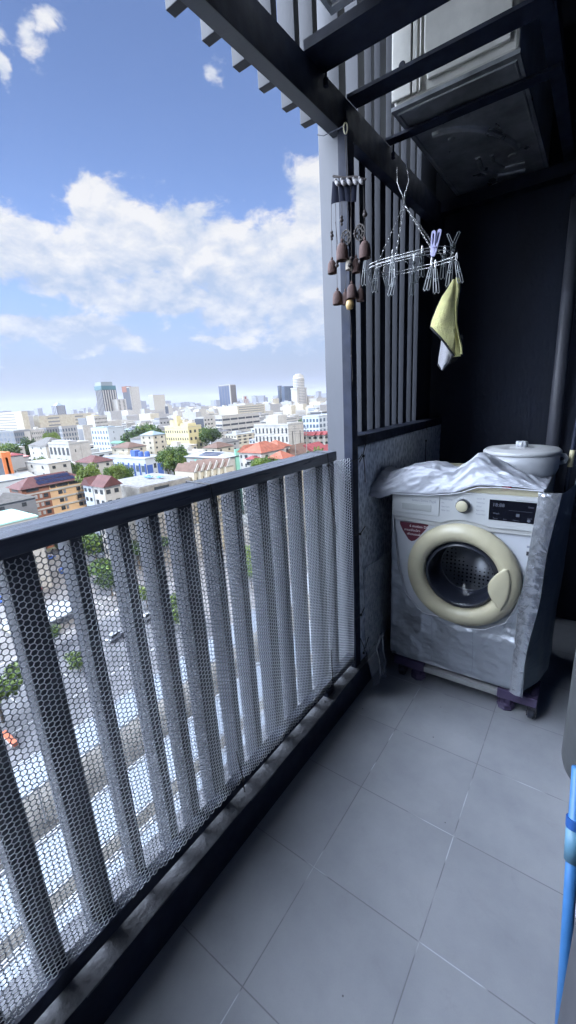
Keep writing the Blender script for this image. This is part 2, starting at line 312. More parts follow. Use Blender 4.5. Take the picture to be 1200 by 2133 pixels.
# hexagonal plastic mesh ------------------------------------------------
def net_mat():
    m=bpy.data.materials.new('white_plastic_net'); m.use_nodes=True; nt=m.node_tree; nt.nodes.clear(); o=NN(nt,'ShaderNodeOutputMaterial')
    d=NN(nt,'ShaderNodeBsdfDiffuse',ins={0:(.58,.60,.63,1)}); t=NN(nt,'ShaderNodeBsdfTranslucent',ins={0:(.62,.65,.68,1)}); g=NN(nt,'ShaderNodeBsdfGlossy',ins={0:(.8,.8,.8,1),'Roughness':.35})
    a=NN(nt,'ShaderNodeMixShader',ins={0:.45,1:d.outputs[0],2:t.outputs[0]}); b=NN(nt,'ShaderNodeMixShader',ins={0:.06,1:a.outputs[0],2:g.outputs[0]}); nt.links.new(b.outputs[0],o.inputs[0]); return m
def hexmesh():
    p=.0125; cx=p*math.sqrt(3)/2; y0=-1.2; y1=1.118; zt=1.153; hw=.00088; th=.0012
    s=p/math.sqrt(3)  # hexagon side; flat sides top and bottom
    nc=int((y1-y0)/cx)+1
    def pos(y,z,dx):
        z+=.004*(vn(y*3,z*2,7)-.5)*2; y+=.003*(vn(y*4,z*5,9)-.5)*2
        u=(y-y0)/(y1-y0); x=-.2575+.0045*math.sin(y*5.1+z*2)*math.sin(z*3.0)+.0035*(fbm(y*4,z*3,0,2,3)-.5)*2
        x+=.002*math.sin(y*17)*math.sin(z*4+y*3)
        if y>1.0: x-=.012*math.sin((y-1.0)/.118*PI)*min(1,max(0,(z-.3)*2))
        return (x+dx,y,z)
    V=[];Fc=[]
    keys={}
    def zb(y): return .226-.055*(y+.4)/1.5+.006*vn(y*12,3,3)
    def edge(a,b):
        k=(round(a[0]*2e4),round(a[1]*2e4),round(b[0]*2e4),round(b[1]*2e4))
        if k in keys or (k[2],k[3],k[0],k[1]) in keys: return
        keys[k]=1; d=np.array(b)-np.array(a); L=np.hypot(*d); d/=L; nrm=np.array([-d[1],d[0]])*hw; e=d*hw*.5
        a_=np.array(a)-e; b_=np.array(b)+e; o=len(V)
        for dx in (th/2,-th/2):
            for q in (a_-nrm,b_-nrm,b_+nrm,a_+nrm): V.append(pos(q[0],q[1],dx))
        Fc.extend([(o,o+1,o+2,o+3),(o+7,o+6,o+5,o+4),(o,o+4,o+5,o+1),(o+2,o+6,o+7,o+3)])
    for i in range(nc):
        y=y0+i*cx; off=p/2 if i%2 else 0
        for j in range(-2,90):
            z=.14+j*p+off
            if z>zt or z<zb(y)-.004: continue
            # vertices of hexagon with pointy sides left and right: centre (y,z)
            c=[(y+s*math.cos(a),z+s*math.sin(a)) for a in [0,PI/3,2*PI/3,PI,4*PI/3,5*PI/3]]
            rag=z>zt-p or z<zb(y)+p*.6
            for a,b in ((0,1),(1,2),(2,3),(3,4),(4,5),(5,0)):
                if rag and (c[a][1]+c[b][1])/2>zt-.002: 
                    continue
                edge(c[a],c[b])
    me=bpy.data.meshes.new('hex_mesh_sheet'); me.from_pydata(V,[],Fc); me.materials.append(net_mat()); me.update()
    o=bpy.data.objects.new('hex_mesh_sheet',me); COL.objects.link(o)
    return tag(o,'white hexagonal plastic netting stretched along the inside of the railing fins','netting')
hexmesh()
# zip ties ---------------------------------------------------------------
M_tie=mat('black_nylon',(.01,.01,.012),.4)
def tie(label,loops,tail,r=.0022):
    t=MB()
    for l in loops: t.tube(l,r,6)
    t.tube(tail,r,6); h=tail[0]; t.box(h[0]-.004,h[0]+.004,h[1]-.004,h[1]+.004,h[2]-.005,h[2]+.005)
    o=t.build('zip_tie',M_tie); tag(o,label,'zip tie','black zip ties holding the netting')
def wrap(y,z0,z1,x0,x1): return [(x1,y,z0),(x1,y,z1),(x0,y,z1),(x0,y,z0),(x1,y,z0)]
tie('zip tie over the middle of the top rail with a long hanging tail',[[(-.354,.31,1.16),(-.354,.312,1.198),(-.3,.306,1.1985),(-.256,.31,1.196),(-.253,.312,1.14)]],[(-.252,.312,1.138),(-.25,.314,1.10),(-.249,.318,.98)])
tie('zip tie standing up from the bottom rail at its middle',[[(-.298,.31,.158),(-.298,.31,.204),(-.253,.31,.205),(-.25,.31,.158)]],[(-.25,.31,.207),(-.248,.3,.27),(-.247,.29,.34)])
tie('zip tie over the far end of the top rail beside the column',[[(-.354,.93,1.16),(-.354,.932,1.198),(-.3,.94,1.1985),(-.257,.925,1.196),(-.254,.925,1.15)]],[(-.254,.925,1.15),(-.252,.94,1.0),(-.25,.965,.86)],.0017)
tie('zip tie knotted round the black post at the top corner of the netting',[[(-.245,1.09,1.14),(-.245,1.17,1.14),(-.247,1.20,1.155)],[(-.245,1.17,1.125),(-.243,1.2,1.15)],[(-.243,1.2,1.15),(-.24,1.235,1.22),(-.248,1.24,1.24)]],[(-.24,1.2,1.148),(-.238,1.205,1.1),(-.238,1.21,1.03)],.002)
tie('short zip tie stub on the black post halfway up',[[(-.248,1.11,.81),(-.246,1.17,.80)]],[(-.246,1.17,.80),(-.235,1.2,.83)],.002)
tie('short zip tie stub low on the black post',[[(-.248,1.11,.40),(-.246,1.17,.395)]],[(-.246,1.17,.395),(-.235,1.185,.43)],.002)
tie('crossed zip tie at the foot of the black post',[[(-.248,1.165,.27),(-.23,1.2,.16)]],[(-.23,1.16,.2),(-.228,1.21,.26)],.002)
tie('zip tie round the bottom rail beside the far foot',[[(-.298,.9,.158),(-.298,.9,.204),(-.253,.9,.206),(-.25,.905,.15)]],[(-.252,.9,.208),(-.251,.895,.28),(-.25,.892,.36)],.002)
tie('long thin zip tie on the foil sheet under the far end of the lower frame',[[(-.248,2.06,1.235),(-.246,2.06,1.18)]],[(-.246,2.05,1.12),(-.246,2.045,1.06),(-.246,2.05,.98)],.002)
# steel frame overhead -----------------------------------------------------
fr=thing('steel_bracket_frame','black steel frame overhead carrying the air conditioner units','frame',(0,1.2,2.42))
MB().box(-.325,-.28,-1.4,1.15,2.31,2.42).box(-.3255,-.281,-1.4,1.15,2.309,2.3125,1).build('edge_beam',[M_black,M_fin],fr)  # paler underside plate: light bounced off the ground, put into the paint
MB().box(-.325,-.28,1.1502,2.378,2.31,2.42).build('edge_beam',M_black,fr)
for y0,y1,z0,z1,x1 in ((.90,1.02,2.42,2.435,.8),(1.175,1.25,2.421,2.432,.34),(1.515,1.565,2.4215,2.431,.34),(2.30,2.376,2.375,2.432,.8)):
    b=MB().box(-.28,x1,y0,y1,z0,z1)
    if y0<1.: b.box(-.28,x1,y0,y0+.006,z1,z1+.012)
    b.build('cross_member',M_black,fr)
MB().box(.30,.345,-1.4,2.36,2.4335,2.475).build('side_member',M_black,fr)
for y in (.5,-.2): MB().box(-.28,.8,y,y+.05,2.42,2.432).build('cross_member',M_black,fr)
for x,y,z in ((-.262,1.0,2.40),(-.262,1.56,2.40),(-.277,1.16,2.36)):
    MB().lathe([(.0,0),(.009,0),(.009,.02),(.004,.02),(.004,.05),(0,.05)],(x,y,z-.03),n=10).build('bolt',M_black,fr)
# air conditioner units
M_pan=mat('galvanised_pan',(.42,.44,.47),.36,.75,var=.5,vscale=5,bump=.35,bscale=14,rvar=.12)
M_beige=mat('beige_sheet_metal',(.74,.73,.68),.5,.1,var=.2,vscale=5,rvar=.1)
def ac(label,x0,x1,y0,y1,z0,h,group):
    t=thing('outdoor_unit',label,'air conditioner',(x0,y0,z0),0,group); ym=y0
    MB().box(x0+.004,x1-.004,y0+.012,y1-.01,z0+.014,z0+h).build('casing',M_beige,t,bevel=.012)
    # near side panel: flange, vertical ribs, pressed oval
    s=MB().box(x0,x0+.075,y0,y0+.012,z0+.03,z0+h,0).box(x0+.078,x0+.098,y0+.003,y0+.012,z0+.03,z0+h).box(x0+.104,x0+.112,y0+.002,y0+.012,z0+.03,z0+h)
    s.prism([(x0+.135,z0+.05),(x1-.03,z0+.05),(x1-.03,z0+h-.03),(x0+.12,z0+h-.03),(x0+.12,z0+.15)],lambda u,v,w:(u,w,v),y0+.012,y0+.001)
    s.build('side_panel',M_beige,t,bevel=.004,seg=3)
    MB().lathe([(.0,.003),(.010,.003),(.013,0)],(x0+.04,y0,z0+.13),ax='-y',n=18).build('grommet',M_black,t)
    p=MB().box(x0,x1,y0,y1,z0,z0+.013)
    # pressed ridges of the base pan
    def rid(pts,r): 
        p.tube([(x0+a*(x1-x0),y0+b*(y1-y0),z0+.002) for a,b in pts],r,8)
    rid([(.04,.03),(.96,.03),(.96,.97),(.04,.97),(.04,.03)],.006)
    ar=[(.18+.62*math.sin(t*1.35),.62-.36*math.cos(t*1.6)) for t in [i/14 for i in range(15)]]
    rid(ar,.016)
    rid([(.42,.60),(.40,.72),(.5,.86),(.78,.90)],.013); rid([(.55,.62),(.53,.7),(.6,.8),(.8,.82)],.010)
    for a,b,r in ((.72,.7,.02),(.8,.6,.012),(.3,.35,.014),(.2,.2,.02),(.5,.22,.016)):
        p.lathe([(r,.002),(r*.9,-.004),(r*.5,-.006),(0,-.006)],(x0+a*(x1-x0),y0+b*(y1-y0),z0),n=20)
    p.build('base_pan',M_pan,t,smooth=False,bevel=.0)
    return t
ac('dusty outdoor air conditioner unit directly above the washing machine corner',-.20,.235,1.385,2.35,2.436,.6,'outdoor units on the overhead frame')
ac('outdoor air conditioner unit nearest the camera at the top of the picture',-.165,.235,-.1,.87,2.436,.6,'outdoor units on the overhead frame')
# drain pipe on the end wall, right wall objects -----------------------------
M_pipe=mat('grey_pipe',(.10,.105,.13),.4,var=.15,vscale=10)
t=thing('drain_pipe','dark grey vertical pipe running up the black end wall','pipe',(.375,2.32,.1))
MB().lathe([(.032,0),(.032,2.25)],(.375,2.325,0.1),n=24).build('pipe',M_pipe,t,smooth=True)
MB().lathe([(.04,0),(.04,.03),(.034,.045),(.04,.06),(.04,.09)],(.375,2.325,2.28),n=24).build('coupling',M_black,t,smooth=True)
# casing with rounded foot, blue water pipe under it, dark jamb
P0=on(1176,1500,1,.52)
M_case=mat('grey_casing',(.065,.07,.075),.45,var=.12,vscale=6,bump=.05)
cz=.575; r=.115
t=thing('cylindrical_casing','grey round casing hanging on the right wall above the blue pipe','casing',(P0[0]+r,.52,cz))
MB().lathe([(r-.02,0),(r-.004,.004),(r,.02),(r,.95),(r-.02,.97)],(P0[0]+r+.002,.52,cz),n=64).build('shell',M_case,t,smooth=True)
MB().box(P0[0]+r+.06,.799,.49,.55,cz+.2,cz+.26).build('wall_bracket',M_black,t)
A=on(1200,1640,0,.640); B=on(1164,2133,0,.640)
M_blue=mat('blue_pvc',(.05,.19,.46),.4,var=.1,vscale=20)
a=on(1204,1600,1,.40); b=on(1169,2133,1,.26); 
a=np.array(a); b=np.array(b); dd=b-a
t=thing('water_pipe','bright blue water pipe going down to the floor under the grey casing','pipe',tuple(b))
b2=b+dd*(b[2]/-dd[2] if dd[2]<0 else 0)
MB().tube([a,b2],.0105,20).build('pipe',M_blue,t,smooth=True)
c0=a+dd*.235; c1=a+dd*.36
MB().tube([c0,c1],.0138,20).build('coupling',mat('pale_blue_pvc',(.12,.27,.40),.45),t,smooth=True)
MB().tube([a+dd*.195,a+dd*.232],.0145,20).box(c0[0]+.005,.799,c0[1]-.006,c0[1]+.006,c0[2]+.012,c0[2]+.02).build('clip',mat('deep_blue_plastic',(.025,.10,.34),.45),t)
S(MB().box(.598,.7995,-.9,-.062,-.0,3.2).build('door_jamb',mat('dark_jamb',(.06,.062,.075),.5,var=.2,vscale=9)))
# black stick with a pale band beside the machine
a=on(1199,905,1,1.75); b=on(1172,1060,1,1.75); d=b-a
t=thing('broom','black stick with a pale yellow band leaning behind the washing machine at the right','broom',tuple(b))
MB().tube([a-d*.3,a+d*4.2],.009,12).build('handle',M_black,t,smooth=True)
MB().tube([a+d*.2,a+d*.42],.0105,12).build('grip_band',mat('pale_yellow_plastic',(.6,.55,.35),.5),t,smooth=True)
# ================================================================ WASHING MACHINE
M_body=mat('white_enamel',(.52,.55,.60),.28,var=.05,vscale=3,coat=.2)
M_cream=mat('yellowed_plastic',(.56,.52,.36),.38,var=.14,vscale=6,c2=(.47,.44,.32),coat=.15)
M_panelw=mat('panel_plastic',(.47,.49,.50),.4)
M_dgrey=mat('dark_plastic',(.03,.032,.04),.35)
M_disp=mat('display_black',(.006,.007,.012),.12)
M_chr=mat('brushed_chrome',(.75,.75,.74),.25,.9)
M_ink=mat('printed_grey_ink',(.22,.24,.3),.6)
M_faint=mat('faint_display_ink',(.10,.11,.14),.5)
M_purple=mat('purple_plastic',(.085,.065,.135),.5,var=.15,vscale=15)
M_ticket=mat('sticker_maroon',(.10,.018,.035),.4,var=.1)
M_white=mat('printed_white',(.8,.8,.8),.5)
M_red=mat('red_plastic',(.55,.03,.04),.4)
X0,X1,YF,YB,Z0,Z1=-.165,.425,1.362,1.93,.108,.992
wm=thing('washing_machine','white front loading washing machine with yellowed round door, on a purple wheeled stand','washing machine',(.13,1.6,.1))
wm['label']='white front loading washing machine with a yellowed round door under a silver cover'
cab=MB(); NC=96; CX,CZ=.150,.612; ring=[]
for i in range(NC):
    a=2*PI*i/NC; ca_,sa_=math.cos(a),math.sin(a)
    tx=((X1-CX) if ca_>0 else (X0-CX))/ca_ if abs(ca_)>1e-6 else 1e9; tz=((Z1-.012-CZ) if sa_>0 else (Z0-CZ))/sa_ if abs(sa_)>1e-6 else 1e9; t=min(tx,tz)
    ring.append(((CX+.19*ca_,YF,CZ+.19*sa_),(CX+t*ca_,YF,CZ+t*sa_)))
cab.add([p for r in ring for p in r],[(2*i,2*i+1,(2*i+3)%(2*NC),(2*i+2)%(2*NC)) for i in range(NC)])
ZT=Z1-.012; cab.add([(x,y,z) for z in (Z0,ZT) for y in (YF,YB) for x in (X0,X1)],[(0,4,6,2),(1,3,7,5),(2,6,7,3),(4,5,7,6),(0,2,3,1)])
cab.build('cabinet',M_body,wm)
MB().tube([(X0,YF,Z0),(X0,YF,ZT)],.004,8).build('front_edge',M_body,wm,smooth=True)
MB().box(X0-.002,X1+.003,YF-.006,YB,Z1-.008,Z1+.022).build('top_plate',M_cream,wm,bevel=.008,seg=3)
def fy(u,v,w): return (u,w,v)
# control panel with its curved lower edge
lo=[(X0-.003,.852),(.04,.842),(.06,.842),(.10,.858),(.15,.864),(.2,.858),(.25,.846),(X1,.85)]
up=[(X1,.987),(X0-.003,.987)]
pl=lo+up
MB().prism(pl,fy,YF,YF-.016).build('control_panel',M_panelw,wm,bevel=.004,seg=3)
MB().prism([(a,b-.020) for a,b in lo]+[(a,b+.001) for a,b in lo[::-1]],fy,YF+.002,YF-.010).build('panel_lip',mat('panel_lip_grey',(.42,.43,.43),.45),wm,bevel=.003)
dr=MB().box(X0+.004,.048,YF-.0195,YF-.016,.872,.978).build('detergent_drawer',M_panelw,wm,bevel=.002)
MB().box(-.118,.014,YF-.0215,YF-.019,.889,.918).build('handle_recess',mat('recess_grey',(.36,.38,.38),.5),dr,bevel=.002)
kn=thing('k','k','k'); 
bpy.data.objects.remove(kn)
K=(.146,YF-.016,.931)
kb=MB().lathe([(.036,0),(.036,.002),(.033,.003),(0,.003)],K,'-y',48).build('dial_ring',mat('dial_ring_grey',(.5,.52,.54),.3),wm,smooth=False)
MB().lathe([(.0285,.002),(.028,.016),(.026,.021),(.0235,.0225)],K,'-y',48).build('dial',M_dgrey,wm,smooth=True)
MB().lathe([(.0245,.018),(.0235,.024),(.021,.0255),(0,.0258)],(K[0]-.001,K[1],K[2]),'-y',48).build('dial_cap',M_cream,wm,smooth=True)
dl=MB()
for i in range(13):
    a=rad(-60+i*25+0); 
    dl.box(K[0]+.0325*math.cos(a)-.0012,K[0]+.0325*math.cos(a)+.0012,YF-.0195,YF-.0188,K[2]+.0325*math.sin(a)-.0012,K[2]+.0325*math.sin(a)+.0012)
dl.build('dial_marks',M_ink,wm)
DS=MB().box(.246,.413,YF-.0185,YF-.0158,.882,.967).build('display',M_disp,wm,bevel=.003)
def text(s,name,x,z,size,mt,parent,y,rx=0.,ext=.0002):
    cu=bpy.data.curves.new(name,'FONT'); cu.body=s; cu.size=size; cu.extrude=ext; cu.resolution_u=2
    t=bpy.data.objects.new('tmp',cu); COL.objects.link(t); bpy.context.view_layer.update()
    me=bpy.data.meshes.new_from_object(t); bpy.data.objects.remove(t)
    me.materials.clear(); me.materials.append(mt); o=bpy.data.objects.new(name,me); COL.objects.link(o)
    o.parent=parent; o.matrix_basis=Matrix.Translation(Vector((x,y,z))-wl(parent))@Euler((PI/2,rx,0)).to_matrix().to_4x4(); return o
text('Smart Drive 7kg','lettering',-.072,.931,.0145,M_ink,wm,YF-.0202); text('6','lettering',.026,.930,.018,M_ink,wm,YF-.0202)
L1=['Cotton','Cotton Large','Mix','Easy Care','Baby Care']; L2=['Quick 30','Delicates','Wool','Spin Only','Rinse+Spin']
for i,(a,b) in enumerate(zip(L1,L2)):
    z=.965-i*.0165; text(a,'lettering',.056,z,.0085,M_ink,wm,YF-.0165); text(b,'lettering',.197,z-.002,.0085,M_ink,wm,YF-.0165)
MB().box(.340,.412,YF-.0165,YF-.0161,.9705,.972).build('panel_line',M_ink,wm)
text('18:88','lettering',.258,.94,.02,M_faint,DS,YF-.0188); text('Wash','lettering',.262,.908,.010,M_faint,DS,YF-.0188)
for s,x,z in (('Temp',.262,.888),('Spin',.300,.887),('Option',.335,.887),('Start',.385,.9),('Delay',.385,.945)): text(s,'lettering',x,z,.008,M_faint,DS,YF-.0188)
MB().box(.345,.357,YF-.0189,YF-.0186,.905,.917).box(.318,.40,YF-.0189,YF-.0186,.928,.9285).lathe([(.006,.0002),(.0045,.0004)],(.39,YF-.0186,.893),'-y',18).build('display_icons',M_faint,DS)
# sticker
st=MB().prism([(-.134,.822),(-.006,.824),(-.001,.818),(-.012,.80),(-.045,.755),(-.062,.738),(-.078,.732),(-.092,.74),(-.12,.78),(-.134,.81)],fy,YF-.0005,YF-.0016).build('sticker',M_ticket,wm)
text('6 motion DD','lettering',-.088,.802,.0165,M_white,st,YF-.0019); text('การเคลื่อนไหว','lettering',-.113,.782,.0135,M_white,st,YF-.0019); text('เพื่อถนอมผ้า','lettering',-.100,.763,.0135,M_white,st,YF-.0019)
q=MB().box(.388,.412,YF-.0015,YF,.74,.792).build('energy_label',mat('label_grey',(.5,.52,.55),.5),wm); MB().box(.391,.409,YF-.002,YF-.0014,.745,.762).build('label_block',M_dgrey,q); MB().box(.391,.409,YF-.002,YF-.0014,.778,.786).build('label_line',M_ink,q)
# door -----------------------------------------------------------------
DC=(.150,YF,.612); RO=.237; RI=.158
dprof=[(RO-.012,-.004),(RO,.006),(RO+.001,.018),(RO-.008,.033),(RO-.028,.045),(RO-.05,.049),(RI+.012,.043),(RI+.002,.030),(RI-.002,.012),(RI-.004,-.01)]
door=MB().lathe(dprof,DC,'-y',96,cap=False).build('door',M_cream,wm,smooth=True)
q=door.modifiers.new('e','EDGE_SPLIT'); q.split_angle=rad(70)
# handle: raised crescent pad on the right side of the ring
hp=[]
for i in range(15):
    a=rad(26-i*62/14); hp.append((DC[0]+.203*math.cos(a),DC[2]+.203*math.sin(a)))
for i in range(13):
    t=i/12; z=hp[14][1]+(hp[0][1]-hp[14][1])*t; hp.append((DC[0]+.148-.030*math.sin(t*PI)+.034*(1-math.sin(t*PI)),z))
arc=hp[:15]; inn=hp[15:][::-1]
def hg_(u,v):
    u=.05+u*.88
    i=u*14; k=min(13,int(i)); f=i-k; a=arc[k],arc[k+1]; P=(a[0][0]+(a[1][0]-a[0][0])*f,a[0][1]+(a[1][1]-a[0][1])*f)
    j=u*12; k=min(11,int(j)); f=j-k; c=inn[k],inn[k+1]; Q=(c[0][0]+(c[1][0]-c[0][0])*f,c[0][1]+(c[1][1]-c[0][1])*f)
    return (P[0]+(Q[0]-P[0])*v,YF-.049-.004*math.sin(v*PI),P[1]+(Q[1]-P[1])*v)
MB().grid(hg_,28,6).build('door_handle',M_cream,door,smooth=True,solid=.003)
# gasket, glass bowl, drum
gk=mat('rubber_gasket',(.025,.03,.045),.3)
MB().lathe([(RI-.003,.012),(RI-.012,.016),(RI-.02,.005),(RI-.016,-.03),(RI-.03,-.05),(RI-.022,-.08),(RI-.04,-.10)],DC,'-y',72,cap=False).build('gasket',gk,wm,smooth=True)
M_drum=mat('drum_steel',(.5,.53,.58),.3,.9); nt=M_drum.node_tree; bb=nt.nodes['Principled BSDF']
v=NN(nt,'ShaderNodeTexVoronoi',ins={'Vector':NN(nt,'ShaderNodeTexCoord').outputs['Object'],'Scale':48.,'Randomness':.15}).outputs['Distance']
nt.links.new(mixc(nt,NN(nt,'ShaderNodeMapRange',ins={0:v,1:.22,2:.3}).outputs[0],(.01,.01,.015),(.5,.53,.58)),bb.inputs['Base Color'])
drm=MB().lathe([(RI-.045,-.10),(.235,-.11),(.24,-.38),(.0,-.40)],DC,'-y',64,cap=False).build('drum',M_drum,wm,smooth=True)
for a in (80,200,320):
    a=rad(a); c=(DC[0]+.215*math.cos(a),DC[2]+.215*math.sin(a)); MB().tube([(c[0],YF+.13,c[1]),(c[0],YF+.36,c[1])],.026,10).build('drum_paddle',M_drum,drm,smooth=True)
M_glass=bpy.data.materials.new('door_glass'); M_glass.use_nodes=True
b=M_glass.node_tree.nodes['Principled BSDF']; b.inputs['Base Color'].default_value=(.02,.025,.05,1); b.inputs['Roughness'].default_value=.03; b.inputs['Alpha'].default_value=.14; b.inputs['Specular IOR Level'].default_value=.9
gl=[(RI-.004,.014),(RI-.014,.024),(RI-.026,.022)]+[((RI-.03)*math.cos(t_*PI/20),.018-.085*math.sin(t_*PI/20)) for t_ in range(1,10)]+[(0,-.067)]
MB().lathe(gl,DC,'-y',72,cap=False).build('glass_bowl',M_glass,door,smooth=True)
MB().lathe([(RI-.006,.0145),(RI-.013,.0262),(RI-.019,.0272)],DC,'-y',72,cap=False).build('glass_rim',gk,door,smooth=True)
# stand ------------------------------------------------------------------
sd_=thing('wheeled_stand','white metal stand with purple plastic corners, feet and castors under the washing machine','stand',(.13,1.6,0))
M_bar=mat('white_bar',(.36,.37,.37),.45)
for y in (1.352,1.90): MB().box(.0,.33,y,y+.026,.062,.09).build('crossbar',M_bar,sd_,bevel=.002)
for x,y in ((-.155,1.352),(.33,1.352),(-.155,1.80),(.33,1.80)):
    cp=MB().box(x,x+.155,y,y+.03,.058,.104).box(x if x<0 else x+.125,x+.03 if x<0 else x+.155,y+.0301,y+.15,.058,.104).build('corner_piece',M_purple,sd_,bevel=.003)
    fx=x+.118 if x<0 else x+.035
    ft=MB().lathe([(.036,0),(.038,.006),(.034,.012),(.037,.018),(.033,.026),(.026,.03),(.024,.06)],(fx,y+.035,0),n=8)
    for k in range(6): a=k*PI/3; ft.box(fx+.026*math.cos(a)-.004,fx+.026*math.cos(a)+.004,y+.035+.026*math.sin(a)-.004,y+.035+.026*math.sin(a)+.004,.025,.06)
    ft.build('foot',M_purple,sd_)
    wx=x+.045 if x<0 else x+.138
    ca=MB().box(wx-.018,wx+.018,y-.002,y+.03,.05,.062).box(wx-.018,wx-.013,y,y+.03,.012,.06).box(wx+.013,wx+.018,y,y+.03,.012,.06).build('castor',M_dgrey,sd_,bevel=.001)
    MB().lathe([(.0,-.0125),(.012,-.012),(.022,-.012),(.023,-.010),(.023,.010),(.022,.012),(.0,.0125)],(wx,y+.012,.0235),'x',24).build('castor_wheel',gk,ca)
    MB().lathe([(.0,-.021),(.006,-.021),(.006,.021),(0,.021)],(wx,y+.012,.0235),'x',12).build('axle',M_chr,ca)
# ================================================================ SILVER COVER
def silver(name,c,r,met,sc=26.):
    m=mat(name,c,r,met); nt=m.node_tree; b=nt.nodes['Principled BSDF']; tc=NN(nt,'ShaderNodeTexCoord').outputs['Object']
    v=NN(nt,'ShaderNodeTexVoronoi',feature='DISTANCE_TO_EDGE',ins={'Vector':vmt(nt,'ADD',tc,NN(nt,'ShaderNodeTexNoise',ins={'Vector':tc,'Scale':6.}).outputs[1]),'Scale':7.}).outputs['Distance']
    n=NN(nt,'ShaderNodeTexNoise',ins={'Vector':tc,'Scale':sc,'Detail':5.,'Distortion':1.2}).outputs[0]
    bp=NN(nt,'ShaderNodeBump',ins={'Strength':.36,'Distance':.012,'Height':mth(nt,'ADD',mth(nt,'MULTIPLY',v,.6),n)}); nt.links.new(bp.outputs[0],b.inputs['Normal']); return m
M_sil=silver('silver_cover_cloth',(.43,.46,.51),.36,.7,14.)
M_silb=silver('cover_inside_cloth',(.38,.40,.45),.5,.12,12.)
M_sild=silver('cover_shaded_side_cloth',(.16,.20,.235),.45,.3,10.)  # darker copy of the silver: the side's shade is in the colour
op=[(-.166,.93),(-.158,.79),(-.143,.674),(-.121,.56),(-.094,.463),(-.035,.402),(.012,.381),(.068,.384),(.165,.363),(.26,.375),(.34,.431),(.375,.52),(.397,.62),(.407,.83),(.416,.965),(.4165,1.012)]
opn=[]
for (a,b),(c,d) in zip(op,op[1:]):
    for k in range(6): opn.append((a+(c-a)*k/6,b+(d-b)*k/6))
opn.append(op[-1]); n=len(opn)
def cyf(x,z,tt): # depth of the cloth in front of the cabinet
    w=.013*(ridge(x*7,z*9,0,2)-.45)+.012*(fbm(x*9+z*4,z*9,0,4)-.5)*tt+.008*(ridge(x*4+z*3,z*14,0,14,2)-.5)*tt
    flare=.035*max(0,(x-.2)/.22)**2*max(0,(.5-z)/.4)
    return YF-.011-w*1.9-flare
def fsheet(u,v):
    i=u*(n-1); k=min(n-2,int(i)); f=i-k; a,b=opn[k],opn[k+1]; tx,tz=a[0]+(b[0]-a[0])*f,a[1]+(b[1]-a[1])*f
    if u<.28: bx=X0-.003+.03*u/.28*.9; 
    bx=X0-.004+(X1+.012-X0)*min(1,max(0,(u*1.0))); 
    zb=.125+.006*math.sin(u*23)+.008*(fbm(u*9,0,0,8)-.5)+(-.02 if False else 0)+.022*max(0,u-.0)*0
    x=tx+(bx-tx)*v; z=tz+(zb-tz)*v
    return (x,cyf(x,z,min(1,v*6)),z)
cv=thing('machine_cover','crinkled silver fabric cover hanging open round the front of the washing machine','cover',(.13,1.6,.12))
MB().grid(fsheet,150,60).build('front_skirt',M_sil,cv,smooth=True,solid=.0012)
# piping along the opening
MB().tube([(x,cyf(x,z,0)-.001,z) for x,z in opn[2:]],.0024,6).build('piping',mat('cover_piping',(.55,.57,.62),.5),cv,smooth=True)
for xs in (.03,.215):
    MB().tube([(xs+.006*math.sin(z*9),cyf(xs,z,1)-.0012,z) for z in [.14+i*.012 for i in range(20)]],.0015,5).build('seam',mat('cover_seam',(.3,.33,.38),.6),cv)
# shiny gathered strip down the right front edge, wrapping to the side
def strip(u,v):
    z=1.012-v*.885; xe=.4165
    for (a,b),(c,d) in zip(op[::-1],op[-2::-1]):
        if d<=z<=b: xe=a+(c-a)*(b-z)/(b-d+1e-9); break
        if z<.52: xe=.375
    xe=max(xe,.385) if z<.6 else xe; xo=.424+(z-.14)*.072+.004*math.sin(z*14)
    x=xe-.003+(xo-xe)*u; g=.006*(ridge(u*1.2,z*34,0,6,2)-.4)*min(1,u*5)*(1 if z>.45 else .6)
    return (x,YF-.020-g-.006*math.sin(u*PI)-(.035*max(0,(x-.2)/.22)**2*max(0,(.5-z)/.4)),z)
MB().grid(strip,14,150).build('shiny_edge_strip',silver('silver_foil_strip',(.62,.65,.7),.26,.85,9.),cv,smooth=True)
def side(u,v):
    z=1.012-v*(.885-.02*u)+(.10*u*u*v); y=YF-.018+u*.56; 
    xo=.424+(z-.14)*.072+.004*math.sin(z*14)
    x=xo+.03*u+.03*u*v+.034*math.sin(min(1,u*1.3)*PI)*(.4+v)+.014*(fbm(u*6,z*4,1,9)-.5)+.012*ridge(u*5+z*2,z*3,1,4,2)*(min(1,u*8))
    if u<.02: y-=.006*(ridge(1.2,z*34,0,6,2)-.4)+(.035*max(0,(x-.2)/.22)**2*max(0,(.5-z)/.4))*.9
    return (x,y,z)
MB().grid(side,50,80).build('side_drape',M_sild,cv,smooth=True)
MB().grid(lambda u,v:(X1+.035+.006*u+.01*v,YF+.02+u*.03,.70-v*.11),6,10).build('cover_strap',M_silb,cv,smooth=True,solid=.002)
# left side
def lside(u,v):
    z=.93-v*.80; return (X0-.006-.006*ridge(u*4,z*5,0,3,2)-.012*v*math.sin(u*3),YF-.010+u*.5,z)
MB().grid(lside,24,50).build('left_drape',M_silb,cv,smooth=True)
